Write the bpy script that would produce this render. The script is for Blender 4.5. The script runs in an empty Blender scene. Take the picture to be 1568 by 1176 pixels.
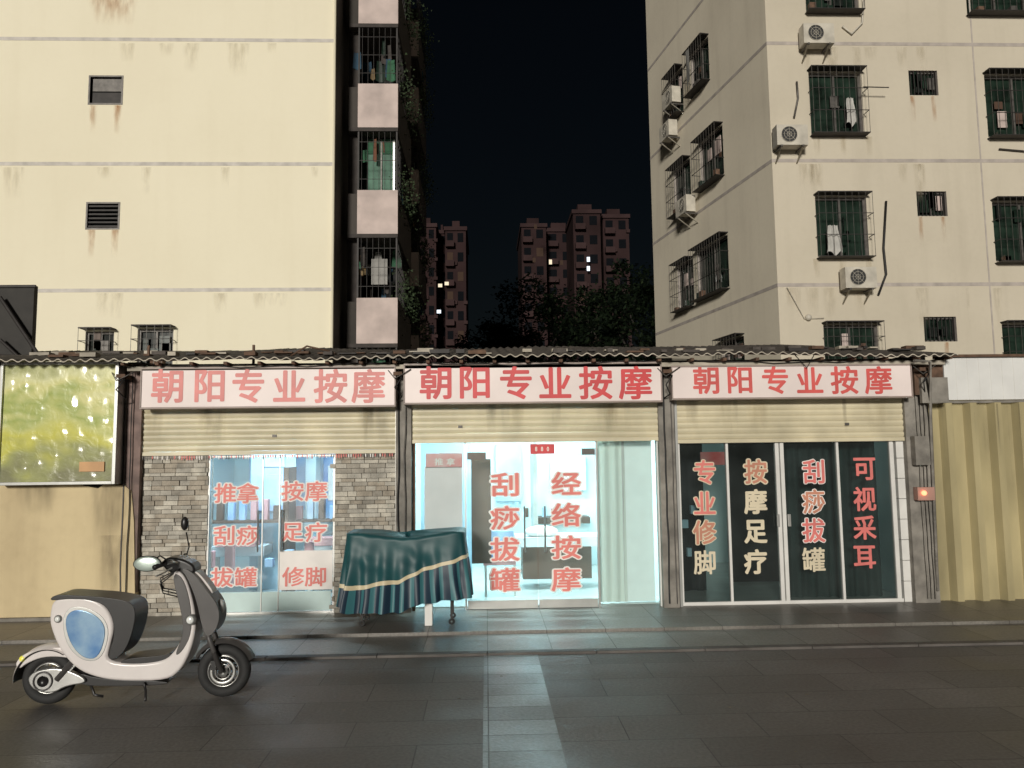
import bpy, bmesh, math, random
from math import radians, sin, cos, pi
from mathutils import Vector, Matrix, noise
random.seed(7)
scene = bpy.context.scene

# ------------------------------------------------------------------ camera
W, H, F = 1568., 1176., 1178.
CAM = Vector((0, -9.1, 1.8))
ROT = Matrix.Rotation(-radians(2), 3, 'Z') @ Matrix.Rotation(pi/2+radians(5.4), 3, 'X') @ Matrix.Rotation(-radians(.7), 3, 'Z')
cd = bpy.data.cameras.new("camera"); co = bpy.data.objects.new("camera", cd)
scene.collection.objects.link(co); scene.camera = co
co.matrix_world = Matrix.Translation(CAM) @ ROT.to_4x4()
cd.sensor_width = 36; cd.lens = F/W*36; cd.clip_end = 2000; cd.clip_start = .05

# survey of the photograph: measured sight lines intersected with the real planes of the street
def sight(u, v): return ROT @ Vector(((u-W/2)/F, -(v-H/2)/F, -1))
def hitp(u, v, P, n):
    d = sight(u, v); t = (Vector(P)-CAM).dot(n)/d.dot(n); return CAM + d*t
def hy(u, v, Y): return hitp(u, v, (0, Y, 0), Vector((0, 1, 0)))
def hz(u, v, Z): return hitp(u, v, (0, 0, Z), Vector((0, 0, 1)))
def R(u0, v0, u1, v1, Y):
    um, vm = (u0+u1)/2, (v0+v1)/2
    return hy(u0, vm, Y).x, hy(u1, vm, Y).x, hy(um, v1, Y).z, hy(um, v0, Y).z
def lerp(a, c, t): return a+(c-a)*t

# ------------------------------------------------------------------ materials
def M(name, col, rough=.6, metal=0, var=.2, scale=4, bump=0, emit=0, ecol=None, stretch=(1, 1, 1), col2=None, spec=.5):
    m = bpy.data.materials.new(name); m.use_nodes = True
    nt = m.node_tree; N = nt.nodes; L = nt.links
    p = N['Principled BSDF']; p.inputs['Roughness'].default_value = rough; p.inputs['Metallic'].default_value = metal
    p.inputs['Specular IOR Level'].default_value = spec
    tc = N.new('ShaderNodeTexCoord'); mp = N.new('ShaderNodeMapping'); mp.inputs['Scale'].default_value = stretch
    L.new(tc.outputs['Object'], mp.inputs['Vector'])
    nz = N.new('ShaderNodeTexNoise'); nz.inputs['Scale'].default_value = scale; nz.inputs['Detail'].default_value = 6
    L.new(mp.outputs['Vector'], nz.inputs['Vector'])
    cr = N.new('ShaderNodeValToRGB'); cr.color_ramp.elements[0].position = .3; cr.color_ramp.elements[1].position = .7
    c2 = col2 if col2 else tuple(c*(1-var) for c in col)
    c1 = col if col2 else tuple(min(1, c*(1+var*.4)) for c in col)
    cr.color_ramp.elements[0].color = (*c2, 1); cr.color_ramp.elements[1].color = (*c1, 1)
    L.new(nz.outputs['Fac'], cr.inputs['Fac']); L.new(cr.outputs['Color'], p.inputs['Base Color'])
    if bump:
        b = N.new('ShaderNodeBump'); b.inputs['Strength'].default_value = bump; b.inputs['Distance'].default_value = .02
        n2 = N.new('ShaderNodeTexNoise'); n2.inputs['Scale'].default_value = scale*6; n2.inputs['Detail'].default_value = 4
        L.new(mp.outputs['Vector'], n2.inputs['Vector']); L.new(n2.outputs['Fac'], b.inputs['Height']); L.new(b.outputs['Normal'], p.inputs['Normal'])
    if emit:
        p.inputs['Emission Color'].default_value = (*(ecol or col), 1); p.inputs['Emission Strength'].default_value = emit
    return m

def glass(name, tint, refl=.1, rough=.03, haze=0, hazecol=(.6, .7, .7)):
    m = bpy.data.materials.new(name); m.use_nodes = True
    nt = m.node_tree; N = nt.nodes; L = nt.links; N.remove(N['Principled BSDF']); out = N['Material Output']
    t = N.new('ShaderNodeBsdfTransparent'); t.inputs['Color'].default_value = (*tint, 1)
    g = N.new('ShaderNodeBsdfGlossy'); g.inputs['Roughness'].default_value = rough
    mx = N.new('ShaderNodeMixShader'); mx.inputs['Fac'].default_value = refl
    L.new(t.outputs[0], mx.inputs[1]); L.new(g.outputs[0], mx.inputs[2]); last = mx
    if haze:
        d = N.new('ShaderNodeBsdfDiffuse'); d.inputs['Color'].default_value = (*hazecol, 1)
        m2 = N.new('ShaderNodeMixShader'); nz = N.new('ShaderNodeTexNoise'); nz.inputs['Scale'].default_value = 2.5
        tc = N.new('ShaderNodeTexCoord'); L.new(tc.outputs['Object'], nz.inputs['Vector'])
        mt = N.new('ShaderNodeMath'); mt.operation = 'MULTIPLY'; mt.inputs[1].default_value = haze*2
        L.new(nz.outputs['Fac'], mt.inputs[0]); L.new(mt.outputs[0], m2.inputs['Fac'])
        L.new(mx.outputs[0], m2.inputs[1]); L.new(d.outputs[0], m2.inputs[2]); last = m2
    L.new(last.outputs[0], out.inputs['Surface']); return m

def stain(name, col, a=.5):
    m = bpy.data.materials.new(name); m.use_nodes = True
    nt = m.node_tree; N = nt.nodes; L = nt.links; p = N['Principled BSDF']
    p.inputs['Base Color'].default_value = (*col, 1); p.inputs['Roughness'].default_value = .9
    nz = N.new('ShaderNodeTexNoise'); nz.inputs['Scale'].default_value = 6; tc = N.new('ShaderNodeTexCoord')
    mp = N.new('ShaderNodeMapping'); mp.inputs['Scale'].default_value = (1.5, 1.5, .4); L.new(tc.outputs['Object'], mp.inputs[0]); L.new(mp.outputs[0], nz.inputs['Vector'])
    mr = N.new('ShaderNodeMapRange'); mr.inputs[1].default_value = .3; mr.inputs[2].default_value = .75; mr.inputs[4].default_value = a
    at = N.new('ShaderNodeAttribute'); at.attribute_name = 'fade'
    mu = N.new('ShaderNodeMath'); mu.operation = 'MULTIPLY'
    L.new(nz.outputs['Fac'], mr.inputs[0]); L.new(mr.outputs[0], mu.inputs[0]); L.new(at.outputs['Fac'], mu.inputs[1]); L.new(mu.outputs[0], p.inputs['Alpha'])
    return m

def wallmat(name, col, dirt, amount=.5):
    m = bpy.data.materials.new(name); m.use_nodes = True
    nt = m.node_tree; N = nt.nodes; L = nt.links; p = N['Principled BSDF']; p.inputs['Roughness'].default_value = .85
    tc = N.new('ShaderNodeTexCoord')
    def nz(sc, st, det=6):
        mp = N.new('ShaderNodeMapping'); mp.inputs['Scale'].default_value = st; L.new(tc.outputs['Object'], mp.inputs[0])
        n = N.new('ShaderNodeTexNoise'); n.inputs['Scale'].default_value = sc; n.inputs['Detail'].default_value = det; L.new(mp.outputs[0], n.inputs['Vector']); return n
    a = nz(.35, (1, 1, 1)); b = nz(2.2, (1, 1, .08)); c = nz(9, (1, 1, 1))
    def rng(n, lo, hi, mx):
        r = N.new('ShaderNodeMapRange'); r.inputs[1].default_value = lo; r.inputs[2].default_value = hi; r.inputs[4].default_value = mx; L.new(n.outputs['Fac'], r.inputs[0]); return r
    ra, rb, rc = rng(a, .4, .75, amount), rng(b, .52, .8, amount*.8), rng(c, .45, .8, amount*.25)
    s1 = N.new('ShaderNodeMath'); s1.operation = 'ADD'; L.new(ra.outputs[0], s1.inputs[0]); L.new(rb.outputs[0], s1.inputs[1])
    s2 = N.new('ShaderNodeMath'); s2.operation = 'ADD'; s2.use_clamp = True; L.new(s1.outputs[0], s2.inputs[0]); L.new(rc.outputs[0], s2.inputs[1])
    mx = N.new('ShaderNodeMix'); mx.data_type = 'RGBA'; mx.inputs[6].default_value = (*col, 1); mx.inputs[7].default_value = (*dirt, 1)
    L.new(s2.outputs[0], mx.inputs[0]); L.new(mx.outputs[2], p.inputs['Base Color'])
    bp = N.new('ShaderNodeBump'); bp.inputs['Strength'].default_value = .25; bp.inputs['Distance'].default_value = .01; L.new(c.outputs['Fac'], bp.inputs['Height']); L.new(bp.outputs[0], p.inputs['Normal'])
    return m

def paver(name, c1, c2, mortar, bw, bh, off, r0, r1, rot=0, spec=.5):
    m = bpy.data.materials.new(name); m.use_nodes = True
    nt = m.node_tree; N = nt.nodes; L = nt.links; p = N['Principled BSDF']; p.inputs['Specular IOR Level'].default_value = spec
    tc = N.new('ShaderNodeTexCoord'); mp = N.new('ShaderNodeMapping'); mp.inputs['Rotation'].default_value = (0, 0, rot); L.new(tc.outputs['Object'], mp.inputs[0])
    br = N.new('ShaderNodeTexBrick'); br.offset = off; br.inputs['Scale'].default_value = 1; br.inputs['Brick Width'].default_value = bw; br.inputs['Row Height'].default_value = bh
    br.inputs['Mortar Size'].default_value = .005; br.inputs['Mortar Smooth'].default_value = .3; br.inputs['Color1'].default_value = (*c1, 1); br.inputs['Color2'].default_value = (*c2, 1); br.inputs['Mortar'].default_value = (*mortar, 1)
    L.new(mp.outputs[0], br.inputs['Vector'])
    nz = N.new('ShaderNodeTexNoise'); nz.inputs['Scale'].default_value = 1.1; nz.inputs['Detail'].default_value = 8; L.new(tc.outputs['Object'], nz.inputs['Vector'])
    nf = N.new('ShaderNodeTexNoise'); nf.inputs['Scale'].default_value = 40; nf.inputs['Detail'].default_value = 5; L.new(tc.outputs['Object'], nf.inputs['Vector'])
    mr = N.new('ShaderNodeMapRange'); mr.inputs[1].default_value = .3; mr.inputs[2].default_value = .7; mr.inputs[3].default_value = .65; mr.inputs[4].default_value = 1.25; L.new(nz.outputs['Fac'], mr.inputs[0])
    mf = N.new('ShaderNodeMapRange'); mf.inputs[1].default_value = .3; mf.inputs[2].default_value = .7; mf.inputs[3].default_value = .8; mf.inputs[4].default_value = 1.15; L.new(nf.outputs['Fac'], mf.inputs[0])
    mm = N.new('ShaderNodeMath'); mm.operation = 'MULTIPLY'; L.new(mr.outputs[0], mm.inputs[0]); L.new(mf.outputs[0], mm.inputs[1])
    vm = N.new('ShaderNodeVectorMath'); vm.operation = 'SCALE'; L.new(br.outputs['Color'], vm.inputs[0]); L.new(mm.outputs[0], vm.inputs['Scale']); L.new(vm.outputs[0], p.inputs['Base Color'])
    rr = N.new('ShaderNodeMapRange'); rr.inputs[1].default_value = .35; rr.inputs[2].default_value = .65; rr.inputs[3].default_value = r0; rr.inputs[4].default_value = r1; L.new(nz.outputs['Fac'], rr.inputs[0])
    # individual pavers are worn differently: roughness follows the per-paver tone
    sep = N.new('ShaderNodeSeparateColor'); L.new(br.outputs['Color'], sep.inputs[0])
    tn = N.new('ShaderNodeMapRange'); tn.inputs[1].default_value = c1[0]; tn.inputs[2].default_value = c2[0]; tn.inputs[3].default_value = .04; tn.inputs[4].default_value = -.04; L.new(sep.outputs[0], tn.inputs[0])
    ra = N.new('ShaderNodeMath'); ra.operation = 'ADD'; L.new(rr.outputs[0], ra.inputs[0]); L.new(tn.outputs[0], ra.inputs[1]); L.new(ra.outputs[0], p.inputs['Roughness'])
    bp = N.new('ShaderNodeBump'); bp.inputs['Strength'].default_value = .5; bp.inputs['Distance'].default_value = .005
    ad = N.new('ShaderNodeMath'); ad.operation = 'MULTIPLY_ADD'; ad.inputs[1].default_value = -1.2; L.new(br.outputs['Fac'], ad.inputs[0]); L.new(nf.outputs['Fac'], ad.inputs[2])
    L.new(ad.outputs[0], bp.inputs['Height']); L.new(bp.outputs[0], p.inputs['Normal'])
    return m

# ------------------------------------------------------------------ mesh builder
def empty(name, mw=None):
    e = bpy.data.objects.new(name, None); scene.collection.objects.link(e)
    if mw: e.matrix_world = mw
    return e

class B:
    def __init__(s, name, parent=None): s.name, s.parent = name, parent; s.v = []; s.f = []; s.mi = []; s.sm = []; s.mats = []; s.fade = {}
    def m(s, mat):
        if mat not in s.mats: s.mats.append(mat)
        return s.mats.index(mat)
    def face(s, pts, mat, smooth=False):
        i = len(s.v); s.v += [tuple(p) for p in pts]; s.f.append(tuple(range(i, i+len(pts)))); s.mi.append(s.m(mat)); s.sm.append(smooth)
    def mesh(s, vs, fs, mat, smooth=False):
        i = len(s.v); s.v += [tuple(p) for p in vs]
        for f in fs: s.f.append(tuple(i+k for k in f)); s.mi.append(s.m(mat)); s.sm.append(smooth)
    def hexa(s, c, mat): s.mesh(c, [(0, 3, 2, 1), (4, 5, 6, 7), (0, 1, 5, 4), (1, 2, 6, 5), (2, 3, 7, 6), (3, 0, 4, 7)], mat)
    def box(s, x0, x1, y0, y1, z0, z1, mat):
        s.hexa([(x0, y0, z0), (x1, y0, z0), (x1, y1, z0), (x0, y1, z0), (x0, y0, z1), (x1, y0, z1), (x1, y1, z1), (x0, y1, z1)], mat)
    def obox(s, fr, s0, s1, t0, t1, z0, z1, mat):
        O, d, n = fr; P = lambda a, b, c: O+d*a+n*b+Vector((0, 0, c))
        s.hexa([P(s0, t0, z0), P(s1, t0, z0), P(s1, t1, z0), P(s0, t1, z0), P(s0, t0, z1), P(s1, t0, z1), P(s1, t1, z1), P(s0, t1, z1)], mat)
    def tube(s, pts, r, mat, seg=8):
        pts = [Vector(p) for p in pts]; n = len(pts); rs = r if isinstance(r, (list, tuple)) else [r]*n
        vs = []; fs = []
        for i, p in enumerate(pts):
            t = (pts[min(i+1, n-1)]-pts[max(i-1, 0)]).normalized(); a = t.orthogonal().normalized() if abs(t.z) > .95 else t.cross(Vector((0, 0, 1))).normalized(); b = t.cross(a)
            if i and a.dot(pa) < 0: a = -a; b = -b
            pa = a
            for k in range(seg): vs.append(p+(a*cos(2*pi*k/seg)+b*sin(2*pi*k/seg))*rs[i])
        for i in range(n-1):
            for k in range(seg): fs.append((i*seg+k, i*seg+(k+1) % seg, (i+1)*seg+(k+1) % seg, (i+1)*seg+k))
        fs.append(tuple(range(seg))); fs.append(tuple((n-1)*seg+k for k in range(seg)))
        s.mesh(vs, fs, mat, True)
    def torus(s, c, R_, r, mat, w=1., seg=40, ms=12):   # axis along local y
        vs = []; fs = []
        for i in range(seg):
            a = 2*pi*i/seg
            for k in range(ms):
                b = 2*pi*k/ms; q = R_+r*cos(b); vs.append((c[0]+q*cos(a), c[1]+r*w*sin(b), c[2]+q*sin(a)))
        for i in range(seg):
            for k in range(ms): fs.append((i*ms+k, i*ms+(k+1) % ms, ((i+1) % seg)*ms+(k+1) % ms, ((i+1) % seg)*ms+k))
        s.mesh(vs, fs, mat, True)
    def cyl(s, p0, p1, r, mat, seg=24): s.tube([p0, p1], r, mat, seg)
    def ball(s, c, r, mat, sc=(1, 1, 1), n=14):
        vs = []; fs = []
        for i in range(n+1):
            for k in range(n*2): a = pi*i/n; b = pi*k/n; vs.append((c[0]+r*sc[0]*sin(a)*cos(b), c[1]+r*sc[1]*sin(a)*sin(b), c[2]+r*sc[2]*cos(a)))
        for i in range(n):
            for k in range(2*n): fs.append((i*2*n+k, i*2*n+(k+1) % (2*n), (i+1)*2*n+(k+1) % (2*n), (i+1)*2*n+k))
        s.mesh(vs, fs, mat, True)
    def done(s, bevel=0, seg=2):
        me = bpy.data.meshes.new(s.name); me.from_pydata(s.v, [], s.f)
        for m_ in s.mats: me.materials.append(m_)
        me.polygons.foreach_set('material_index', s.mi); me.polygons.foreach_set('use_smooth', s.sm)
        if s.fade:
            at = me.attributes.new('fade', 'FLOAT', 'POINT')
            for i, x in s.fade.items(): at.data[i].value = x
        me.update(); o = bpy.data.objects.new(s.name, me); scene.collection.objects.link(o)
        if s.parent: o.parent = s.parent
        if bevel:
            bm = bmesh.new(); bm.from_mesh(me); bmesh.ops.recalc_face_normals(bm, faces=bm.faces); bm.to_mesh(me); bm.free()
            md = o.modifiers.new('bevel', 'BEVEL'); md.width = bevel; md.segments = seg; md.limit_method = 'ANGLE'; md.angle_limit = radians(40); md.harden_normals = True
            for p in me.polygons: p.use_smooth = True
        return o

# characters: strokes thickened by stacking slightly shifted vinyl layers
_ch = {}
def glyph(c):
    if c in _ch: return _ch[c]
    cu = bpy.data.curves.new('g', 'FONT'); cu.body = c; cu.size = 1; cu.resolution_u = 2
    o = bpy.data.objects.new('g', cu); scene.collection.objects.link(o)
    dg = bpy.context.evaluated_depsgraph_get(); me = bpy.data.meshes.new_from_object(o.evaluated_get(dg))
    vs = [tuple(v.co) for v in me.vertices]; fs = [tuple(p.vertices) for p in me.polygons]
    bpy.data.objects.remove(o); bpy.data.meshes.remove(me); _ch[c] = (vs, fs); return vs, fs
def char(b, c, u, v, wpx, hpx, Y, mat, bold=.022, outline=None, ol=.07):
    vs, fs = glyph(c)
    if not vs: return
    x0 = min(p[0] for p in vs); x1 = max(p[0] for p in vs); y0 = min(p[1] for p in vs); y1 = max(p[1] for p in vs)
    P = hy(u, v, Y); sx = (hy(u+wpx/2, v, Y).x-hy(u-wpx/2, v, Y).x)/.95; sz = (hy(u, v-hpx/2, Y).z-hy(u, v+hpx/2, Y).z)/.95
    cx, cy = (x0+x1)/2, (y0+y1)/2
    def put(off, yy, mt, nd):
        shifts = [(0, 0)]+[(off*cos(2*pi*k/nd), off*.8*sin(2*pi*k/nd)) for k in range(nd)]
        for i, (ax, az_) in enumerate(shifts):
            b.mesh([(P.x+(p[0]-cx+ax)*sx, yy-.00015*i, P.z+(p[1]-cy+az_)*sz) for p in vs], fs, mt)
    if outline: put(ol, Y+.006, outline, 12)
    put(bold, Y, mat, 8)

# wall plane with real openings
def wall(b, fr, s0, s1, z0, z1, holes, depth, mw, mr, mg):
    O, d, n = fr; P = lambda a, c, t=0: O+d*a+n*t+Vector((0, 0, c))
    xs = sorted(set([s0, s1]+[h[0] for h in holes]+[h[1] for h in holes])); zs = sorted(set([z0, z1]+[h[2] for h in holes]+[h[3] for h in holes]))
    xs = [x for x in xs if s0 <= x <= s1]; zs = [z for z in zs if z0 <= z <= z1]
    for i in range(len(xs)-1):
        for j in range(len(zs)-1):
            mx, mz = (xs[i]+xs[i+1])/2, (zs[j]+zs[j+1])/2
            if any(h[0] < mx < h[1] and h[2] < mz < h[3] for h in holes): continue
            b.face([P(xs[i], zs[j]), P(xs[i+1], zs[j]), P(xs[i+1], zs[j+1]), P(xs[i], zs[j+1])], mw)
    for a, c, e, g in holes:
        for q in ([(a, e), (c, e)], [(c, e), (c, g)], [(c, g), (a, g)], [(a, g), (a, e)]):
            b.face([P(*q[0]), P(*q[1]), P(*q[1], -depth), P(*q[0], -depth)], mr)
        b.face([P(a, e, -depth), P(c, e, -depth), P(c, g, -depth), P(a, g, -depth)], mg)
def streak(b, u0, v0, u1, v1, Y, mat):
    a = hy(u0, v0, Y); c = hy(u1, v1, Y); n = 6; w = c.x-a.x; i = len(b.v); vs = []; fs = []
    for r in range(3):
        for k in range(n+1):
            t = k/n; tap = .12*r*(.5-t)*w; vs.append((a.x+w*t+tap, Y, a.z+(c.z-a.z)*r/2))
    for r in range(2):
        for k in range(n): q = r*(n+1)+k; fs.append((q, q+1, q+n+2, q+n+1))
    b.mesh(vs, fs, mat)
    for r in range(3):
        for k in range(n+1): b.fade[i+r*(n+1)+k] = (1, .6, 0)[r]*(sin(pi*k/n)**.6 if 0 < k < n else 0)

# ------------------------------------------------------------------ palette
cream = wallmat('cream_render', (.87, .81, .63), (.76, .69, .51), .32)
greyr = wallmat('grey_beige_render', (.61, .55, .44), (.45, .40, .31), .45)
greyr_s = wallmat('grey_beige_render_lit_side', (.78, .71, .57), (.54, .48, .38), .45)  # same paint as the front, lightened so the side wall looks lit
plaster = wallmat('dirty_plaster', (.68, .56, .34), (.38, .29, .17), .6)
bandm = M('band_line', (.64, .60, .55), .8, var=.25)
bandm2 = M('band_line_dark', (.46, .41, .37), .8, var=.25)
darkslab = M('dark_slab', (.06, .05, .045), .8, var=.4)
shutter_m = M('shutter_enamel', (.68, .61, .43), .45, var=.25, scale=2.2)
white_pvc = M('white_aluminium', (.72, .71, .68), .4, var=.12)
red = M('red_vinyl', (.66, .055, .06), .5, var=.2)
redf = M('red_vinyl_faded', (.74, .20, .18), .5, var=.2)
whitev = M('white_vinyl', (.85, .80, .76), .5, var=.08)
signw = M('sign_white', (.84, .73, .70), .45, var=.14, scale=1.2)
signf = M('sign_edge', (.35, .28, .25), .5)
dark = M('dark_void', (.012, .012, .012), .8)
darkg = M('dark_window_glass', (.02, .025, .022), .15, var=.6, scale=2)
greeng = M('green_window_glass', (.018, .034, .024), .2, var=.7, scale=2.5)
steel = M('aged_steel', (.13, .12, .11), .5, .4, var=.4, scale=8)
dsteel = M('dark_steel', (.035, .03, .028), .6, .2, var=.4, scale=8)
alu = M('aluminium', (.5, .5, .48), .35, .6, var=.15)
conc = M('pillar_concrete', (.27, .25, .22), .85, var=.45, scale=5, bump=.4)
brownp = M('brown_pillar', (.22, .15, .13), .7, var=.5, scale=6)
rust = M('rusty_steel', (.14, .08, .05), .8, var=.5, scale=12)
roofm = M('roof_sheet', (.10, .085, .075), .8, var=.6, scale=5, bump=.3)
fascia = M('fascia_board', (.48, .43, .35), .7, var=.4, scale=3)
acm = M('ac_casing', (.58, .54, .46), .5, var=.25)
acdark = M('ac_fan', (.03, .03, .03), .6)
pinkp = M('balcony_panel', (.60, .49, .45), .7, var=.25, scale=2)
ruststain = stain('rust_stain', (.45, .20, .06), .75)
greystain = stain('grey_stain', (.14, .12, .09), .5)
softstain = stain('soft_run_off', (.42, .33, .18), .4)
faintstain = stain('faint_run_off', (.50, .43, .30), .35)
cable = M('black_cable', (.015, .015, .015), .6)
wallw = M('interior_wall', (.68, .82, .84), .7, var=.06, scale=1)
wallb = M('interior_wall_blue', (.40, .60, .72), .7, var=.15, scale=1.5)
tile = M('interior_floor', (.55, .58, .56), .25, var=.1)
gl = glass('shop_glass', (.9, .98, .98), .05, .02, .09, (.72, .87, .88))  # milky colour in the pane imitates the glow of the lit room
gl_haze = glass('glow_haze_glass', (.87, .96, .98), .06, .05, .13, (.6, .72, .8))  # stronger painted haze for the washed-out glow of the first shop
gl_dark = glass('tinted_glass', (.5, .56, .55), .06, .04, .045, (.4, .48, .47))
tube_e = M('fluorescent_tube', (1, 1, 1), .5, emit=12, ecol=(.82, 1, .97))

# ------------------------------------------------------------------ ground
g_m = paver('stone_pavers', (.150, .141, .132), (.168, .158, .148), (.085, .08, .074), .9, .45, .5, .48, .68, spec=.4)
strip_m = paver('reflection_pavers', (.17, .175, .172), (.225, .232, .23), (.07, .07, .066), .48, .28, .0, .36, .52)  # paler colour stands in for shop light reflected on the paving
walk_m = paver('shopfront_pavers', (.17, .16, .14), (.20, .185, .165), (.08, .07, .06), .6, .6, .0, .36, .55)
b = B('ground'); b.face([(-300, -300, 0), (300, -300, 0), (300, 300, 0), (-300, 300, 0)], g_m); b.done()
b = B('pavement')
b.box(-30, 30, -1.12, 8, -.2, .05, walk_m)
b.box(-30, 30, -1.80, -1.123, -.2, .018, walk_m)
kerbm = M('kerb_stone', (.12, .108, .098), .7, var=.4, scale=4, bump=.4)
x = -30
while x < 30:                                # flush edging stones
    b.box(x, x+.994, -1.90, -1.803, -.2, .022+.003*random.random(), kerbm); x += 1.0
b.done(.004)
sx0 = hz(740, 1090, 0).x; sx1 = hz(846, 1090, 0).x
b = B('reflection_strip'); b.face([(sx0, -14, .004), (sx1, -14, .004), (sx1, -1.905, .004), (sx0, -1.905, .004)], strip_m); o = b.done()  # added strip, its pale pavers imitate the doorway's reflection
b = B('litter'); lit = M('litter_leaf', (.2, .17, .12), .8, var=.5)
for i in range(70):
    x, y = random.uniform(-7, 8), random.uniform(-5.5, -1.2); a = random.uniform(0, 6); r = random.uniform(.006, .02); zz = .022
    b.face([(x+r*cos(a+k*1.57), y+r*.6*sin(a+k*1.57), zz+.004*(k % 2)) for k in range(4)], lit)
b.done()

# ------------------------------------------------------------------ shop building
ZP = .05
shop = empty('shop_row_building')
X = lambda u, v=800, Y=0: hy(u, v, Y).x
Zc = lambda v, u=784, Y=0: hy(u, v, Y).z
xa, xb, xc, xd = X(202), X(618), X(1024), X(1402)
ztop = Zc(552, 784, 0)
b = B('structure', shop)
for (u0, u1, mt) in ((190, 214, brownp), (606, 630, conc), (1011, 1035, conc), (1391, 1428, conc)):
    x0, x1, _, _ = R(u0, 740, u1, 760, -.1); b.box(x0, x1, -.12, .12, ZP, ztop, mt)
b.box(X(-300), X(1428), .02, .14, Zc(622), ztop-.01, conc)
for xx in (xa, xb, xc, xd): b.box(xx-.06, xx+.06, .125, 3.4, ZP, 2.75, wallw)
b.box(X(-300), xd+.06, 3.41, 3.55, ZP, 2.9, wallw)
b.box(X(-300), xd+.06, .145, 3.40, 2.76, 2.86, wallw)
b.box(xa+.061, xd-.061, .13, 3.40, ZP+.002, ZP+.012, tile)
b.box(xd+.061, xd+6, 3.0, 3.1, ZP, 2.8, conc)
b.done()
b = B('eave', shop)
zf = Zc(556, 784, -.35)
b.box(X(205), X(1440), -.30, -.22, zf-.05, zf, fascia)
for i in range(26):
    x = X(205)+i*(X(1440)-X(205))/25; b.box(x-.02, x+.02, -.42, .0, zf+.002, zf+.035, rust)
b.done(.003)
b = B('corrugated_roof', shop)
def sheet(x0, x1, zf_, dz, jit, seed):
    n = int((x1-x0)/.02); rows = 5; vs = []; fs = []
    for j in range(rows):
        t = j/(rows-1)
        for i in range(n+1):
            x = x0+(x1-x0)*i/n; y = -.5+5*t + (.06*noise.noise((x*1.3+seed, 3, 0)) if j == 0 else 0)
            z = zf_+dz*t+.015*sin(x*2*pi/.125)+jit*noise.noise((x*.5, t*3, seed))+.012*noise.noise((x*3, t*2, seed+5)); vs.append((x, y, z))
    for j in range(rows-1):
        for i in range(n): k = j*(n+1)+i; fs.append((k, k+1, k+n+2, k+n+1))
    b.mesh(vs, fs, roofm, True); b.mesh([(p[0], p[1], p[2]-.012) for p in vs], fs, roofm, True)
    b.mesh([vs[i] for i in range(n+1)]+[(vs[i][0], vs[i][1], vs[i][2]-.012) for i in range(n+1)], [(i, i+1, i+n+2, i+n+1) for i in range(n)], fascia)
zr = Zc(546, 784, -.5); zb = Zc(534, 784, 4.5)
sheet(X(-300), X(618), zr+.0, zb-zr, .05, 1); sheet(X(600), X(1030), zr+.01, zb-zr, .04, 5); sheet(X(1015), X(1445), zr+.0, zb-zr+.02, .04, 9)
b.done()
b = B('roof_clutter', shop)
for i in range(90):
    x = random.uniform(X(0), X(1440)); y = random.uniform(-.3, 1.5); z = zr+(y+.5)/5*(zb-zr)+.03; w = random.uniform(.05, .25); h = random.uniform(.01, .05)
    b.box(x, x+w, y, y+.12, z, z+h, random.choice([rust, roofm, dsteel, fascia]))
for u in (373, 205): b.box(X(u), X(u)+.025, .2, .23, zr, zr+.26, rust)
b.tube([hy(445, 545, 0), hy(470, 530, 0), hy(505, 538, 0)], .012, rust, 6)
b.done()

def shutter(name, u0, v0, u1, v1, Y, lk):
    b = B(name, shop); x0, x1, z0, z1 = R(u0, v0, u1, v1, Y); n = max(6, int((z1-z0)/.062)); h = (z1-z0)/n
    for i in range(n):
        pr = [(0, 0), (-.008, .18), (-.016, .5), (-.012, .85), (0, .96), (.004, 1)]
        vs = []
        for q, t in pr: vs += [(x0, Y+q, z0+(i+t)*h), (x1, Y+q, z0+(i+t)*h)]
        b.mesh(vs, [(2*k, 2*k+1, 2*k+3, 2*k+2) for k in range(5)], shutter_m, False)
    b.box(x0, x1, Y-.022, Y+.02, z0-.045, z0-.002, shutter_m)
    for xx in (x0-.03, x1): b.box(xx, xx+.03, Y-.03, Y+.03, ZP, z1, alu)
    xl_ = X(lk); b.box(xl_-.025, xl_+.025, Y-.026, Y-.017, z0+.3*(z1-z0), z0+.3*(z1-z0)+.03, steel)
    for k in range(7):
        u = random.uniform(u0, u1-30); streak(b, u, v0+2, u+random.uniform(8, 40), v1-5, Y-.018-.0005*k, greystain if k % 3 == 0 else softstain)
    b.done()
shutter('rolling_shutter_1', 217, 622, 606, 690, -.06, 421)
shutter('rolling_shutter_2', 631, 615, 1009, 671, -.06, 706)
shutter('rolling_shutter_3', 1036, 609, 1389, 671, -.06, 1300)

signc = '朝阳专业按摩'
def sign(u0, v0, u1, v1, us, vc, cw, chh, mt):
    e = empty('shop_sign'); b = B('board', e); x0, x1, z0, z1 = R(u0, v0, u1, v1, -.30)
    b.box(x0, x1, -.30, -.18, z0, z1, signw)
    for q in ((x0-.015, x1+.015, z1, z1+.02), (x0-.015, x1+.015, z0-.02, z0)): b.box(q[0], q[1], -.31, -.17, q[2], q[3], signf)
    for xx in (x0-.015, x1): b.box(xx, xx+.015, -.31, -.17, z0, z1, signf)
    b.done(.003); b = B('lettering', e)
    for c, u in zip(signc, us): char(b, c, u, vc, cw, chh, -.303, mt, .026)
    b.done(); return e
redm = M('red_vinyl_mid', (.70, .11, .10), .5, var=.2)
redh = M('red_vinyl_sunworn', (.76, .24, .22), .5, var=.2)
redl = M('red_vinyl_backlit', (.78, .22, .19), .5, var=.15)
sign(217, 564, 604, 622, (256, 321, 380, 443, 506, 564), 591, 50, 51, redh)
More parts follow.
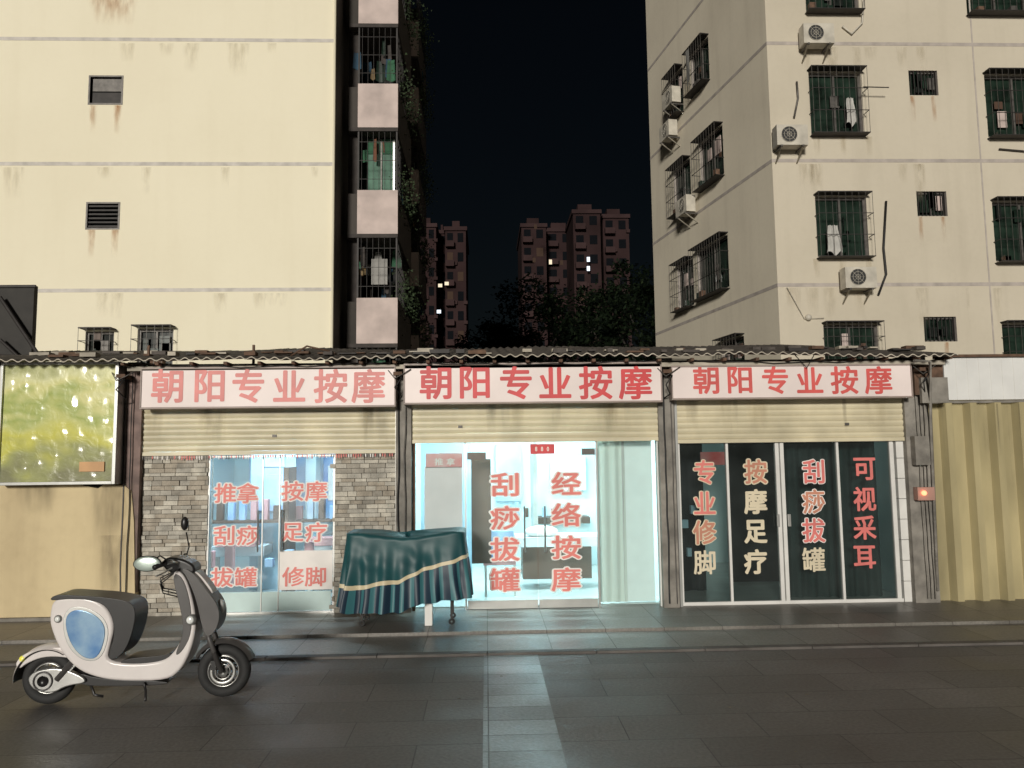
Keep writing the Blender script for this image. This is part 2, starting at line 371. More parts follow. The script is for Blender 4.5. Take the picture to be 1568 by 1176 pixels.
sign(620, 558, 1012, 615, (667, 727, 790, 850, 912, 973), 586, 50, 50, red)
sign(1030, 561, 1395, 608, (1081, 1133, 1187, 1240, 1293, 1345), 582, 41, 42, redm)

# ---- shop 1: stacked stone cladding
st = [M('ledge_stone_a', (.48, .45, .39), .85, var=.35, scale=9, bump=.6), M('ledge_stone_b', (.36, .33, .28), .85, var=.35, scale=9, bump=.6), M('ledge_stone_c', (.58, .54, .46), .85, var=.35, scale=9, bump=.6), M('ledge_stone_d', (.42, .37, .30), .85, var=.35, scale=9, bump=.6)]
b = B('stone_cladding', shop)
for (u0, u1) in ((217, 318), (513, 606)):
    x0, x1, _, zt = R(u0, 690, u1, 900, -.03); zt = Zc(690, (u0+u1)/2, -.03)-.03
    b.box(x0, x1, .01, .12, ZP, zt, st[1]); z = ZP
    while z < zt:
        h = random.uniform(.04, .062); x = x0+random.uniform(-.15, 0)
        while x < x1-.02:
            w = random.uniform(.09, .2); b.box(max(x, x0), min(x+w-.004, x1), -.028-random.uniform(0, .024), .009, z, min(z+h-.004, zt), random.choice(st)); x += w
        z += h
b.done(.003)
b = B('shutter_fringe', shop)
zt = Zc(690, 400, -.06); x = X(219)
while x < X(604): h = random.uniform(.03, .05); b.box(x, x+.012, -.083, -.079, zt-.05-h, zt-.05, random.choice([whitev, steel, redf])); x += .028
b.done()
b = B('shopfront_1', shop)
x0, x1, z0, z1 = R(318, 700, 513, 940, 0); zt = Zc(697, 415, 0)
def frame(b, x0, x1, z0, z1, w, mat, y0=-.025, y1=.03):
    b.box(x0, x0+w, y0, y1, z0, z1, mat); b.box(x1-w, x1, y0, y1, z0, z1, mat)
    b.box(x0+w, x1-w, y0, y1, z1-w, z1, mat); b.box(x0+w, x1-w, y0, y1, z0, z0+w, mat)
frame(b, x0, x1, ZP, zt, .02, alu)
xm0, xm1 = X(402), X(428)
for a, c in ((x0+.022, xm0), (xm0+.004, xm1), (xm1+.004, x1-.022)):
    b.face([(a, 0, ZP+.02), (c, 0, ZP+.02), (c, 0, zt-.02), (a, 0, zt-.02)], gl_haze)
for u in (402, 428): b.box(X(u)-.006, X(u)+.006, -.012, .012, ZP+.02, zt-.02, alu)
for u in (397, 433):
    b.tube([(X(u), -.05, Zc(775)), (X(u), -.05, Zc(838))], .010, alu)
    for vv in (780, 833): b.tube([(X(u), -.05, Zc(vv)), (X(u), .0, Zc(vv))], .007, alu)
b.box(x0+.04, x1-.04, -.004, .004, ZP+.025, Zc(906, 415), M('frosted_band', (.55, .70, .68), .4, var=.1))
b.done()
b = B('window_lettering_1', shop)
for c, u, v in (('推', 345, 755), ('拿', 379, 755), ('按', 448, 752), ('摩', 484, 752), ('刮', 343, 820), ('痧', 379, 820), ('足', 448, 815), ('疗', 484, 815), ('拔', 340, 884), ('罐', 376, 884), ('修', 449, 883), ('脚', 483, 883)):
    char(b, c, u, v, 33, 30, -.014, redl, .018, whitev, .085)
xw = R(428, 843, 509, 903, -.004); b.box(xw[0], xw[1], -.0065, -.005, xw[2], xw[3], whitev)
b.done()
b = B('interior_1', shop)
blue = M('blue_poster', (.10, .28, .62), .5, var=.6, scale=1.6, col2=(.6, .75, .85)); sky_p = M('scenic_poster', (.20, .42, .78), .5, scale=1.2, col2=(.8, .88, .9))
bedm = M('bed_vinyl', (.55, .6, .62), .5); wood = M('dark_wood', (.10, .055, .035), .5, var=.4, scale=3, stretch=(1, 1, .2)); pinkc = M('pink_towel', (.7, .35, .35), .8)
b.box(xa+.3, xb-.2, 3.36, 3.40, 1.0, 2.4, sky_p)
b.box(X(318), X(400), 1.6, 1.64, ZP, 2.3, wallb); b.box(X(318)+.1, X(390), 1.585, 1.598, 1.1, 1.6, blue); b.box(X(318)+.15, X(380), 1.585, 1.598, 1.7, 2.2, sky_p)
b.box(X(430), X(530), 2.3, 2.34, .9, 2.3, blue); b.box(X(440), X(500), 2.28, 2.297, 1.2, 1.7, whitev); b.box(X(405), X(425), 2.0, 2.3, ZP, 2.2, wallw)
for x in (-3.6, -2.4):
    b.box(x, x+.7, 1.2, 2.9, .55, .68, bedm); b.box(x+.1, x+.6, 1.1, 1.35, .68, .78, pinkc)
    for lx in (x+.05, x+.6): b.box(lx, lx+.05, 1.25, 1.3, ZP, .55, alu)
b.box(X(398), X(408), 1.0, 1.4, ZP, 1.7, wood)
for k in range(14): b.box(-3.9+k*.15, -3.82+k*.15, 1.4, 1.5, 1.0, 1.1+.25*random.random(), random.choice([pinkc, wood, whitev, blue, darkg]))
b.box(-3.95, -2.0, 1.38, 1.55, .96, 1.0, wood)
for k in range(8): b.box(-3.9+k*.24, -3.8+k*.24, .5, .6, .3+.1*(k % 3), .5+.1*(k % 4), random.choice([pinkc, wood, whitev, blue, redf]))
b.done(.006)

# ---- shop 2
b = B('shopfront_2', shop)
x0, x1, _, _ = R(631, 700, 1012, 900, 0); zt = Zc(674, 820, 0)
b.box(x0, x1, -.03, .03, zt, Zc(668), alu)
for u, w in ((632, .03), (712, .018), (914, .02), (1008, .05)):
    xx = X(u); b.box(xx, xx+w, -.03, .03, ZP, zt-.002, white_pvc if u == 1008 else alu)
for u0, u1 in ((636, 711), (716, 822), (824, 913), (918, 1007)):
    b.face([(X(u0), 0, ZP+.01), (X(u1), 0, ZP+.01), (X(u1), 0, zt-.005), (X(u0), 0, zt-.005)], gl)
for u in (803, 834):
    b.tube([(X(u), -.05, Zc(775)), (X(u), -.05, Zc(845))], .011, alu)
    for vv in (780, 840): b.tube([(X(u), -.05, Zc(vv)), (X(u), .0, Zc(vv))], .007, alu)
b.box(X(716), X(745), -.02, .02, Zc(703), Zc(692), steel); b.box(X(893), X(913), -.02, .02, Zc(698), Zc(688), steel)
b.box(X(716), X(822), -.015, .015, ZP+.005, ZP+.10, alu); b.box(X(824), X(913), -.015, .015, ZP+.005, ZP+.10, alu)
b.box(X(632), X(636), -.035, .035, ZP, zt, rust)
b.done()
b = B('window_lettering_2', shop)
for c, v in zip('刮痧拔罐', (742, 793, 841, 888)): char(b, c, 773, v, 44, 36, -.014, redl, .022, whitev, .08)
for c, v in zip('经络按摩', (740, 788, 838, 887)): char(b, c, 867, v, 44, 36, -.014, redl, .022, whitev, .08)
q = R(812, 680, 849, 695, -.01); b.box(q[0], q[1], -.010, -.007, q[2], q[3], red)
for i, c in enumerate('880'): char(b, c, 821+i*9, 687.5, 7, 9, -.013, whitev, .02)
b.done()
b = B('interior_2', shop)
curt = M('pale_curtain', (.62, .68, .62), .8, var=.12, scale=2, stretch=(6, 6, .3))
def curtain(b, x0, x1, y, z0, z1, mat, amp=.025, per=.11, seed=0):
    n = int((x1-x0)/.012); vs = []
    for i in range(n+1):
        x = x0+(x1-x0)*i/n; yy = y+amp*sin(x*2*pi/per+2*noise.noise((x*3, seed, 0)))
        vs += [(x, yy*1., z0), (x+.01*sin(x*9), y+.6*(yy-y), z1)]
    b.mesh(vs, [(2*i, 2*i+2, 2*i+3, 2*i+1) for i in range(n)], mat, True)
curtain(b, X(918), X(962), .18, ZP+.02, 2.5, curt, .014, .12)
frost = M('white_panel', (.78, .86, .84), .6, var=.05)
b.box(X(960), X(1006), .20, .22, ZP+.02, 2.3, frost); b.box(X(958), X(962), .17, .199, ZP+.02, 2.3, alu)
pp = M('pink_poster', (.78, .70, .70), .5, var=.1, scale=2); rp = M('red_poster', (.72, .10, .10), .5, col2=(.75, .5, .48), scale=3)
q = R(650, 715, 708, 814, .03); b.box(q[0], q[1], .02, .03, q[2], q[3], pp)
q = R(652, 694, 708, 716, .03); b.box(q[0], q[1], .02, .03, q[2], q[3]-.0, rp)
for i, c in enumerate('推拿'): char(b, c, 672+i*18, 707, 13, 11, .015, whitev, .02)
b.box(X(722, 780, .6), X(752, 780, .6), .55, .62, Zc(862, 740, .6), Zc(703, 740, .6), wood)
b.box(xb+.1, X(722, 780, 1.2), 1.2, 1.25, ZP, 2.3, wallb)
b.box(X(790, 850, 1.2), X(905, 850, 1.2)+.2, 1.1, 1.75, .62, .74, bedm); b.box(X(800, 850, 1.2), X(905, 850, 1.2), 1.15, 1.7, .2, .61, wood)
b.ball((X(830, 850, 1.2), 1.3, .80), .16, whitev, (1.4, 1, .5))
b.box(X(820, 850, 3), X(905, 850, 3), 3.0, 3.38, .75, .85, wood)
b.box(X(760, 800, 3.2), X(800, 800, 3.2), 3.3, 3.38, 1.1, 2.0, sky_p)
b.box(X(845, 800, 3.2), X(900, 800, 3.2), 3.3, 3.38, 1.25, 1.8, pp)
b.box(X(815, 800, 2.6), X(822, 800, 2.6), 2.3, 2.9, ZP, 2.2, alu)
for k in range(7): b.cyl((.35+k*.14, 3.15, .85), (.35+k*.14, 3.15, .98+.1*random.random()), .035, random.choice([pinkc, whitev, blue, wood]), 12)
b.box(X(740, 880, .8), X(790, 880, .8), .7, 1.0, .45, .5, pinkc); b.box(X(742, 880, .8), X(788, 880, .8), .95, .99, .5, .85, blue)
for xx in (X(742, 880, .8), X(786, 880, .8)): b.box(xx, xx+.03, .72, .75, ZP, .45, alu)
b.done(.004)

# ---- shop 3
b = B('shopfront_3', shop)
zt = Zc(678, 1200, 0); zb0 = ZP+.01
def post(u, w, mt=white_pvc): b.box(X(u), X(u)+w, -.035, .02, zb0, zt, mt)
b.box(X(1040), X(1385), -.036, .021, zt, zt+.04, white_pvc); b.box(X(1040), X(1375), -.036, .021, ZP, zb0+.03, white_pvc)
for u, w in ((1040, .025), (1114, .03), (1190, .045), (1197.5, .045), (1284, .03), (1366, .05)): post(u, w)
for u0, u1 in ((1043, 1114), (1119, 1190), (1203, 1284), (1289, 1366)):
    b.face([(X(u0), -.01, zb0+.03), (X(u1), -.01, zb0+.03), (X(u1), -.01, zt), (X(u0), -.01, zt)], gl_dark)
b.box(X(1187), X(1191), -.07, -.04, Zc(812), Zc(793), alu); b.box(X(1204), X(1208), -.07, -.04, Zc(812), Zc(793), alu)
xt0, xt1 = X(1376), X(1390); z = ZP
while z < zt: b.box(xt0, xt1, -.04, .1, z, min(z+.235, zt), white_pvc); z += .24
b.done(.003)
b = B('window_lettering_3', shop)
yel = M('yellowish_vinyl', (.72, .63, .46), .5, var=.15); brn = M('brown_red_vinyl', (.60, .26, .17), .5, var=.2)
for c, v, mt in zip('专业修脚', (723, 770, 815, 861), (redl, redl, brn, yel)): char(b, c, 1079, v, 34, 37, -.024, mt, .022, yel if mt is not yel else None, .065)
for c, v, mt in zip('按摩足疗', (722, 768, 814, 860), (brn, yel, yel, yel)): char(b, c, 1157, v, 34, 37, -.024, mt, .038 if mt is yel else .02, yel if mt is brn else None, .08)
for c, v, mt in zip('刮痧拔罐', (722, 768, 812, 857), (redf, brn, redf, yel)): char(b, c, 1246, v, 34, 37, -.024, mt, .022, whitev if mt is not yel else None, .06)
for c, v in zip('可视采耳', (718, 764, 808, 853)): char(b, c, 1324, v, 34, 37, -.024, redf, .026)
b.done()
b = B('interior_3', shop)
teal = M('dark_teal_curtain', (.035, .062, .06), .8, var=.4, scale=3, stretch=(5, 5, .4)); navy = M('dark_navy_cloth', (.010, .014, .02), .8, var=.4, scale=3)
curtain(b, X(1040), X(1112), .9, ZP, 2.6, navy, .03, .2); curtain(b, X(1205), X(1366), .3, ZP, 2.6, teal, .03, .16, 4)
b.box(X(1118, 800, 1.5), X(1190, 800, 1.5), 1.5, 1.54, ZP, 2.2, dark)
q = R(1072, 692, 1112, 712, .05); b.box(q[0], q[1], .03, .05, q[2], q[3], rp)
for k in range(6): b.box(X(1046)+.06*k, X(1046)+.06*k+.05+.03*(k % 2), .3, .36, .4+.17*(k*3 % 5), .5+.17*(k*3 % 5), random.choice([wallb, pinkc, steel]))
b.done()

def shoplight(x0, x1, y, z, power, col, room):
    b = B('ceiling_lamp_'+room, shop); b.box(x0, x1, y-.06, y+.06, z+.03, z+.07, alu); b.cyl((x0, y, z), (x1, y, z), .018, tube_e, 10); b.done()
    l = bpy.data.lights.new('lamp', 'AREA'); l.shape = 'RECTANGLE'; l.size = x1-x0; l.size_y = .12; l.energy = power; l.color = col
    o = bpy.data.objects.new('lamp_light_'+room, l); scene.collection.objects.link(o); o.parent = shop; o.location = ((x0+x1)/2, y, z-.03)
shoplight(-3.5, -2.3, .8, 2.6, 85, (.66, .87, 1), '1')
shoplight(-.2, 1.3, .6, 2.6, 100, (.76, .97, 1), '2'); shoplight(-.2, 1.3, 2.3, 2.6, 85, (.76, .97, 1), '2b')
shoplight(3.6, 4.6, 1.8, 2.6, 4, (.8, 1, .9), '3')

b = B('wiring', shop)
for u in (612, 1018, 196, 1404):
    for k in range(3):
        x = X(u+k*5); pts = [(x+.02*noise.noise((k, z*2, u)), -.14-.01*k, z) for z in [i*.25+.1 for i in range(12)]]
        if k != 1 or u > 1300: b.tube(pts, .006+.004*(k == 0), random.choice([cable, steel, conc]), 6)
    z = Zc(575); x = X(u)
    b.tube([(x, -.2, z), (x+.06, -.34, z-.05), (x-.02, -.36, z-.16), (x+.05, -.25, z-.26), (x, -.15, z-.3)], .008, cable, 6)
    b.tube([(x-.1, -.3, z+.04), (x-.02, -.36, z-.06), (x+.08, -.33, z+.0), (x+.16, -.32, z+.05)], .006, steel, 6)
    b.box(x-.04, x+.06, -.33, -.13, z-.02, z+.02, rust)
for u0, u1 in ((205, 612), (612, 1018), (1018, 1404)):
    p0, p1 = X(u0), X(u1); b.tube([(p0+(p1-p0)*t/12, -.325, Zc(557)-.05*sin(pi*t/12)+.012*sin(t*2.1)) for t in range(13)], .005, cable, 6)
q = R(1396, 668, 1418, 712, -.14); b.box(q[0], q[1], -.22, -.13, q[2], q[3], conc)
q = R(1396, 555, 1440, 605, -.14); b.box(q[0], q[1], -.2, -.13, q[2], q[3], rust); b.box(q[0]+.05, q[1]+.02, -.25, -.2, q[2]-.1, q[2]+.2, conc)
b.tube([(X(1210), -.3, Zc(548)), (X(1228), -.35, Zc(572)), (X(1245), -.3, Zc(548))], .006, cable, 6)
b.tube([hy(1400, 552, -.45), hy(1424, 553, -.45), hy(1425, 640, -.16), hy(1436, 905, -.14)], .018, conc, 8)
lampr = M('red_indicator', (1, .15, .08), .5, emit=3, ecol=(1, .25, .12)); pk = M('faded_red_box', (.42, .24, .19), .6)
q = R(1404, 746, 1430, 766, -.2); b.box(q[0], q[1], -.22, -.13, q[2], q[3], pk); p = hy(1415, 755, -.24); b.ball(p, .03, lampr)
b.done()

# ---- left light box and wall, right fence
e = empty('lightbox_sign')
lb = bpy.data.materials.new('lightbox_print'); lb.use_nodes = True
N = lb.node_tree.nodes; L = lb.node_tree.links; p = N['Principled BSDF']; p.inputs['Roughness'].default_value = .3
tc = N.new('ShaderNodeTexCoord'); sx = N.new('ShaderNodeSeparateXYZ'); L.new(tc.outputs['Object'], sx.inputs[0])
mp = N.new('ShaderNodeMapping'); mp.inputs['Scale'].default_value = (1.6, 1, 2.6); L.new(tc.outputs['Object'], mp.inputs[0])
nz = N.new('ShaderNodeTexNoise'); nz.inputs['Scale'].default_value = 1.7; nz.inputs['Detail'].default_value = 1.5; L.new(mp.outputs[0], nz.inputs['Vector'])
zr0, zr1 = hy(90, 735, -.3).z, hy(90, 560, -.3).z
mr = N.new('ShaderNodeMapRange'); mr.inputs[1].default_value = zr0; mr.inputs[2].default_value = zr1; L.new(sx.outputs[2], mr.inputs[0])
ad = N.new('ShaderNodeMath'); ad.operation = 'MULTIPLY_ADD'; ad.inputs[1].default_value = .7; L.new(nz.outputs['Fac'], ad.inputs[0])
sb = N.new('ShaderNodeMath'); sb.operation = 'SUBTRACT'; sb.inputs[1].default_value = .35; L.new(mr.outputs[0], sb.inputs[0]); L.new(sb.outputs[0], ad.inputs[2])
cr = N.new('ShaderNodeValToRGB'); cr.color_ramp.elements[0].color = (.26, .26, .14, 1); cr.color_ramp.elements[0].position = .0; cr.color_ramp.elements[1].color = (.44, .46, .20, 1); cr.color_ramp.elements[1].position = 1
for ps, c in ((.15, (.40, .42, .16)), (.32, (.70, .68, .12)), (.5, (.66, .68, .24)), (.62, (.44, .52, .14)), (.74, (.80, .78, .34)), (.86, (.82, .82, .46))):
    el = cr.color_ramp.elements.new(ps); el.color = (*c, 1)
L.new(ad.outputs[0], cr.inputs['Fac']); L.new(cr.outputs[0], p.inputs['Base Color'])
n2 = N.new('ShaderNodeTexNoise'); n2.inputs['Scale'].default_value = 7; n2.inputs['Distortion'].default_value = 1; L.new(tc.outputs['Object'], n2.inputs['Vector']); bp = N.new('ShaderNodeBump'); bp.inputs['Strength'].default_value = .35; bp.inputs['Distance'].default_value = .02; L.new(n2.outputs['Fac'], bp.inputs['Height']); L.new(bp.outputs[0], p.inputs['Normal'])
b = B('panel', e); x0, x1, z0, z1 = R(-60, 559, 174, 738, -.3); x0 = X(2, 640, -.3)
b.box(x0, x1, -.28, -.12, z0, z1, lb)
for a in ((x0-.03, x1+.0, z0-.035, z0), (x0-.03, x1, z1, z1+.035), (x0-.035, x0, z0, z1), (x1-.0, x1+.04, z0-.035, z1+.035)): b.box(a[0], a[1], -.31, -.10, a[2], a[3], alu)
b.done(.004)
q = R(122, 707, 160, 722, -.29)
b = B('notice', e); b.box(q[0], q[1], -.30, -.285, q[2], q[3], M('orange_notice', (.62, .34, .14), .5)); b.done()
b = B('cling_film', e); film = glass('plastic_film', (.97, .97, .95), .07, .12, .03, (.7, .7, .65))
n, m_ = 40, 46; vs = [(x0+.01+(x1-x0-.02)*i/n, -.290-.010*noise.noise((i*.35, j*.16, 2))-.006*noise.noise((i*.1+j*.4, j*.1, 7)), z0+.01+(z1-z0-.02)*j/m_) for j in range(m_+1) for i in range(n+1)]
b.mesh(vs, [(j*(n+1)+i, j*(n+1)+i+1, (j+1)*(n+1)+i+1, (j+1)*(n+1)+i) for j in range(m_) for i in range(n)], film, True); b.done()

b = B('plaster_wall')
pts = [(-250, 742), (120, 742), (150, 748), (160, 741), (190, 743), (201, 752), (205, 800), (207, 941), (-250, 946)]
pp3 = [hy(u, v, -.14) for u, v in pts]
for q in pp3:
    if q.z < .4: q.z = ZP
n = len(pp3); b.face(pp3, plaster); b.face([p_+Vector((0, .22, 0)) for p_ in pp3], plaster)
for i in range(n): b.face([pp3[i], pp3[(i+1) % n], pp3[(i+1) % n]+Vector((0, .22, 0)), pp3[i]+Vector((0, .22, 0))], plaster)
b.box(X(-250), X(205), -.20, -.142, ZP, ZP+.035, conc)
streak(b, 138, 744, 174, 850, -.143, greystain); streak(b, 165, 741, 207, 930, -.144, greystain); streak(b, 150, 820, 190, 935, -.146, greystain); streak(b, 20, 742, 90, 790, -.145, greystain)
b.done()
b = B('gate_post'); q = R(175, 600, 188, 741, -.1); b.box(q[0], q[1], -.12, .1, q[2], Zc(560), rust); b.box(q[1]+.002, X(192), .0, .1, q[2], Zc(560), dark); b.box(X(-250), X(192), -.08, .0, Zc(742), Zc(556), dark); b.done(.003)

fm = M('yellow_corrugated_metal', (.45, .385, .215), .5, .1, var=.4, scale=2, stretch=(1, 1, .3))
b = B('corrugated_metal_fence'); x0 = X(1430); x1 = X(1900); zt = Zc(617, 1500, 0); x = x0; vs = []
while x < x1:
    vs += [(x, 0, 0), (x+.14, 0, 0), (x+.18, -.09, 0), (x+.26, -.09, 0)]; x += .30
V_ = [(p_[0], p_[1], ZP) for p_ in vs]+[(p_[0], p_[1], zt) for p_ in vs]; n = len(vs)
b.mesh(V_, [(i, i+1, n+i+1, n+i) for i in range(n-1)], fm); b.box(x0, x1, .02, .06, zt-.1, zt, steel); b.box(x0, x1, .02, .06, ZP, ZP+.06, steel)
for i in range(8): u = 1440+i*17; streak(b, u, 618, u+10, 700+random.random()*80, -.093, greystain)
b.done()
b = B('blank_signboard'); q = R(1446, 547, 1568, 612, -.2); b.box(q[0], X(1900), -.2, -.05, q[2], q[3], M('blank_board', (.74, .74, .72), .5, var=.08))
for k in range(30): b.box(q[0]+k*.14, q[0]+k*.14+.006, -.204, -.2, q[2], q[3], white_pvc)
b.box(q[0]-.04, X(1900), -.25, -.05, q[3], q[3]+.03, rust); b.done(.003)

# ------------------------------------------------------------------ apartment buildings
YB = 9.5
def windowset(b, fr, rects, cage=True, seed=0):
    rnd = random.Random(seed)
    for a, c, e_, g in rects:
        w = .05
        for q in ((a, a+w, e_, g), (c-w, c, e_, g), (a+w, c-w, e_, e_+w), (a+w, c-w, g-w, g), ((a+c)/2-w/2, (a+c)/2+w/2, e_+w, g-w)):
            b.obox(fr, q[0], q[1], -.12, -.08, q[2], q[3], steel)
        for k in range(4):
            s = rnd.uniform(a+.1, c-.25); z = rnd.uniform(e_+.1, g-.4); b.obox(fr, s, s+rnd.uniform(.08, .25), -.07, -.05, z, z+rnd.uniform(.15, .5), rnd.choice([greeng, pinkp, darkg, wood, steel, greeng]))
        if cage:
            t = .28; n = max(3, int((c-a)/.15)); dm = dsteel
            for k in range(n+1):
                s = a-.03+(c-a+.06)*k/n; b.obox(fr, s-.004, s+.004, t-.010, t, e_-.05, g+.05, steel)
            for z in [e_-.05+(g-e_+.1)*k/3 for k in range(4)]:
                b.obox(fr, a-.04, c+.04, t-.014, t+.004, z-.007, z+.007, dm)
                for s in (a-.035, c+.02): b.obox(fr, s, s+.015, 0, t, z-.007, z+.007, dm)
            b.obox(fr, a-.04, c+.04, 0, t, g+.05, g+.07, dm); b.obox(fr, a-.04, c+.04, .0, t, e_-.06, e_-.045, dm)
            for k in range(2):
                s = rnd.uniform(a, c-.2); b.obox(fr, s, s+.16, .08, .22, e_-.045, e_+rnd.uniform(.05, .2), rnd.choice([greeng, rust, steel]))
def ac(b, fr, s, z):
    w, h = .78, .52
    b.obox(fr, s, s+w, .12, .42, z, z+h, acm); O, d, n = fr
    c = O+d*(s+.31)+n*.421+Vector((0, 0, z+.27)); ring = [c+(d*cos(k*pi/12)+Vector((0, 0, 1))*sin(k*pi/12))*.2 for k in range(24)]
    b.face(ring, acdark)
    for rr in (.2, .13, .06): b.tube([c+n*.012+(d*cos(k*pi/10)+Vector((0, 0, 1))*sin(k*pi/10))*rr for k in range(21)], .005, acm, 5)
    for k in range(4): b.tube([c+n*.014-(d*cos(k*pi/4)+Vector((0, 0, 1))*sin(k*pi/4))*.2, c+n*.014+(d*cos(k*pi/4)+Vector((0, 0, 1))*sin(k*pi/4))*.2], .004, acm, 5)
    for k in (.08, .62): b.obox(fr, s+k, s+k+.05, 0, .45, z-.05, z-.005, steel); b.tube([O+d*(s+k+.02)+n*.42+Vector((0, 0, z-.03)), O+d*(s+k+.02)+Vector((0, 0, z-.32))], .02, acm, 6)
def rr_(fr, u0, v0, u1, v1):
    O, d, n = fr; p0 = hitp(u0, (v0+v1)/2, O, n); p1 = hitp(u1, (v0+v1)/2, O, n); z1 = hitp((u0+u1)/2, v0, O, n).z; z0 = hitp((u0+u1)/2, v1, O, n).z
    return (p0-O).dot(d), (p1-O).dot(d), z0, z1
lbld = empty('apartment_building')
xr = hy(513, 265, YB).x; frL = (Vector((xr-24, YB, 0)), Vector((1, 0, 0)), Vector((0, -1, 0)))
small = [rr_(frL, 138, 118, 186, 158), rr_(frL, 134, 312, 181, 349), rr_(frL, 140, -72, 190, -32)]
low = [rr_(frL, 130, 508, 174, 560), rr_(frL, 210, 504, 265, 560)]
b = B('walls', lbld)
wall(b, frL, 0, 24, 0, 24, small+low, .14, cream, bandm, darkg)
frLs = (Vector((xr, YB, 0)), Vector((0, 1, 0)), Vector((1, 0, 0)))
sidem = wallmat('side_render_shaded', (.07, .06, .052), (.03, .027, .022), .7)  # shade on the side wall is put into this dark colour
sh = []
for fl in range(7):
    zz = fl*3.0+1.0
    for s in (2.2, 5.2, 8.6): sh.append((s, s+1.5, zz, zz+1.4))
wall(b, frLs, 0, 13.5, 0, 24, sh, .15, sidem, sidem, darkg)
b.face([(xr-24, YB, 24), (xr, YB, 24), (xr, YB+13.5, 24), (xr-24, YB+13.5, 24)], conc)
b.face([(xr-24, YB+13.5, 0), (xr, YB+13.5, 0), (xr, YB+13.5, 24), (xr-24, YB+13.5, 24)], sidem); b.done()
b = B('trim', lbld)
for v in (61, 251, 444, -125):
    z = hy(300, v, YB).z; b.obox(frL, 0, 24, 0.0, .006, z-.045, z+.045, bandm)
    for k in range(5): u = random.uniform(0, 490); streak(b, u, v+5, u+random.uniform(10, 40), v+random.uniform(20, 60), YB-.008-.0004*k, faintstain)
for i, (a, c, e_, g) in enumerate(small):
    if i != 0:
        for k in range(6): z = e_+(g-e_)*(k+.5)/6; b.obox(frL, a, c, -.1, -.03, z-.02, z+.02, dsteel)
    else: b.obox(frL, a+.03, c-.03, -.1, -.07, (e_+g)/2, g, steel); b.obox(frL, a+.03, c-.03, -.1, -.07, e_, (e_+g)/2-.03, dsteel)
    for q in ((a-.04, a, e_-.04, g+.04), (c, c+.04, e_-.04, g+.04), (a, c, g, g+.04), (a, c, e_-.04, e_)): b.obox(frL, q[0], q[1], -.1, .01, q[2], q[3], steel)
windowset(b, frL, low, True, 3)
for u, v in ((143, 161), (180, 161), (140, 352), (176, 352)): streak(b, u-7, v, u+5, v+44, YB-.016, ruststain)
streak(b, 130, -30, 215, 40, YB-.017, ruststain)
b.tube([(xr-.03, YB-.04, 0), (xr-.03, YB-.04, 24)], .03, cream, 8)
b.done()
b = B('balconies', lbld)
bx0, bx1 = hy(547, 300, 10.4).x, hy(609, 300, 10.4).x
litg = M('lit_balcony_wall', (.08, .17, .12), .7, var=.5, scale=3, emit=.02, ecol=(.3, .8, .5))
clothg = [M('laundry_'+str(i), c, .9, var=.3) for i, c in enumerate([(.16, .07, .04), (.35, .34, .32), (.04, .09, .14), (.20, .14, .07), (.04, .13, .07)])]
plantm = M('balcony_plants', (.035, .06, .02), .7, var=.6, scale=10)
for i, (vt, vb) in enumerate(((-165, -95), (-34, 36), (128, 195), (291, 358), (456, 526), (620, 690))):
    z1, z0 = hy(577, vt, 10.4).z, hy(577, vb, 10.4).z
    for yy in (10.4, 16.5):
        b.box(bx0-(.25 if yy < 12 else .3), bx1, yy, yy+3.6, z0-.10, z0, darkslab)
        b.box(bx0, bx1, yy, yy+.08, z0+.002, z1, pinkp); b.box(bx1-.08, bx1, yy+.082, yy+3.6, z0+.002, z1, darkslab)
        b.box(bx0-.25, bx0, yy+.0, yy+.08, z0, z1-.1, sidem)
        b.box(bx1-.05, bx1-.01, yy+.02, yy+.06, z1, z0+3.0, dsteel); b.box(bx0, bx0+.04, yy+.02, yy+.06, z1, z0+3.0, dsteel)
        b.box(bx0-.3, bx0, yy+.3, yy+.36, z0, z0+2.9, darkslab)
        for k in range(6): xx = bx0+.1+k*(bx1-bx0-.15)/6; b.box(xx, xx+.008, yy+.03, yy+.038, z1, z0+2.9, dsteel)
        for k in range(14): q = yy+.15+k*.25; b.box(bx1-.03, bx1-.018, q, q+.012, z1, z0+2.9, dsteel)
        for k in range(3): z = z1+.3+k*.5; b.box(bx0, bx1, yy+.03, yy+.040, z, z+.012, dsteel); b.box(bx1-.03, bx1-.015, yy+.05, yy+3.5, z, z+.015, dsteel)
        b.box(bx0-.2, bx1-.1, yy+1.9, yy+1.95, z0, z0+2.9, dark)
        rnd = random.Random(i*7+int(yy))
        for k in range(16):
            xx = rnd.uniform(bx0-.2, bx1-.2); z = rnd.uniform(z1-.1, z1+1.3); w = rnd.uniform(.08, .3); h = rnd.uniform(.15, .6); y_ = yy+rnd.uniform(.2, 1.6)
            b.mesh([(xx, y_, z), (xx+w*.5, y_+.06, z-.03), (xx+w, y_, z-.02), (xx+w*.9, y_, z+h), (xx+w*.4, y_+.05, z+h), (xx+.03, y_+.02, z+h)], [(0, 1, 4, 5), (1, 2, 3, 4)], rnd.choice(clothg[:1]+clothg[2:]+[darkslab, greeng, darkslab]+([clothg[1]] if i in (1, 4) else [])), True)
        for k in range(420):
            p_ = Vector((bx1+rnd.gauss(.10, .14), yy+rnd.uniform(.2, 3.4), z1+rnd.gauss(.25, .35))); a = rnd.uniform(0, 6); r = rnd.uniform(.03, .08)
            b.face([p_, p_+Vector((r*cos(a), r*.4, r*sin(a))), p_+Vector((r*cos(a+1), 0, r*sin(a+1)))], plantm)
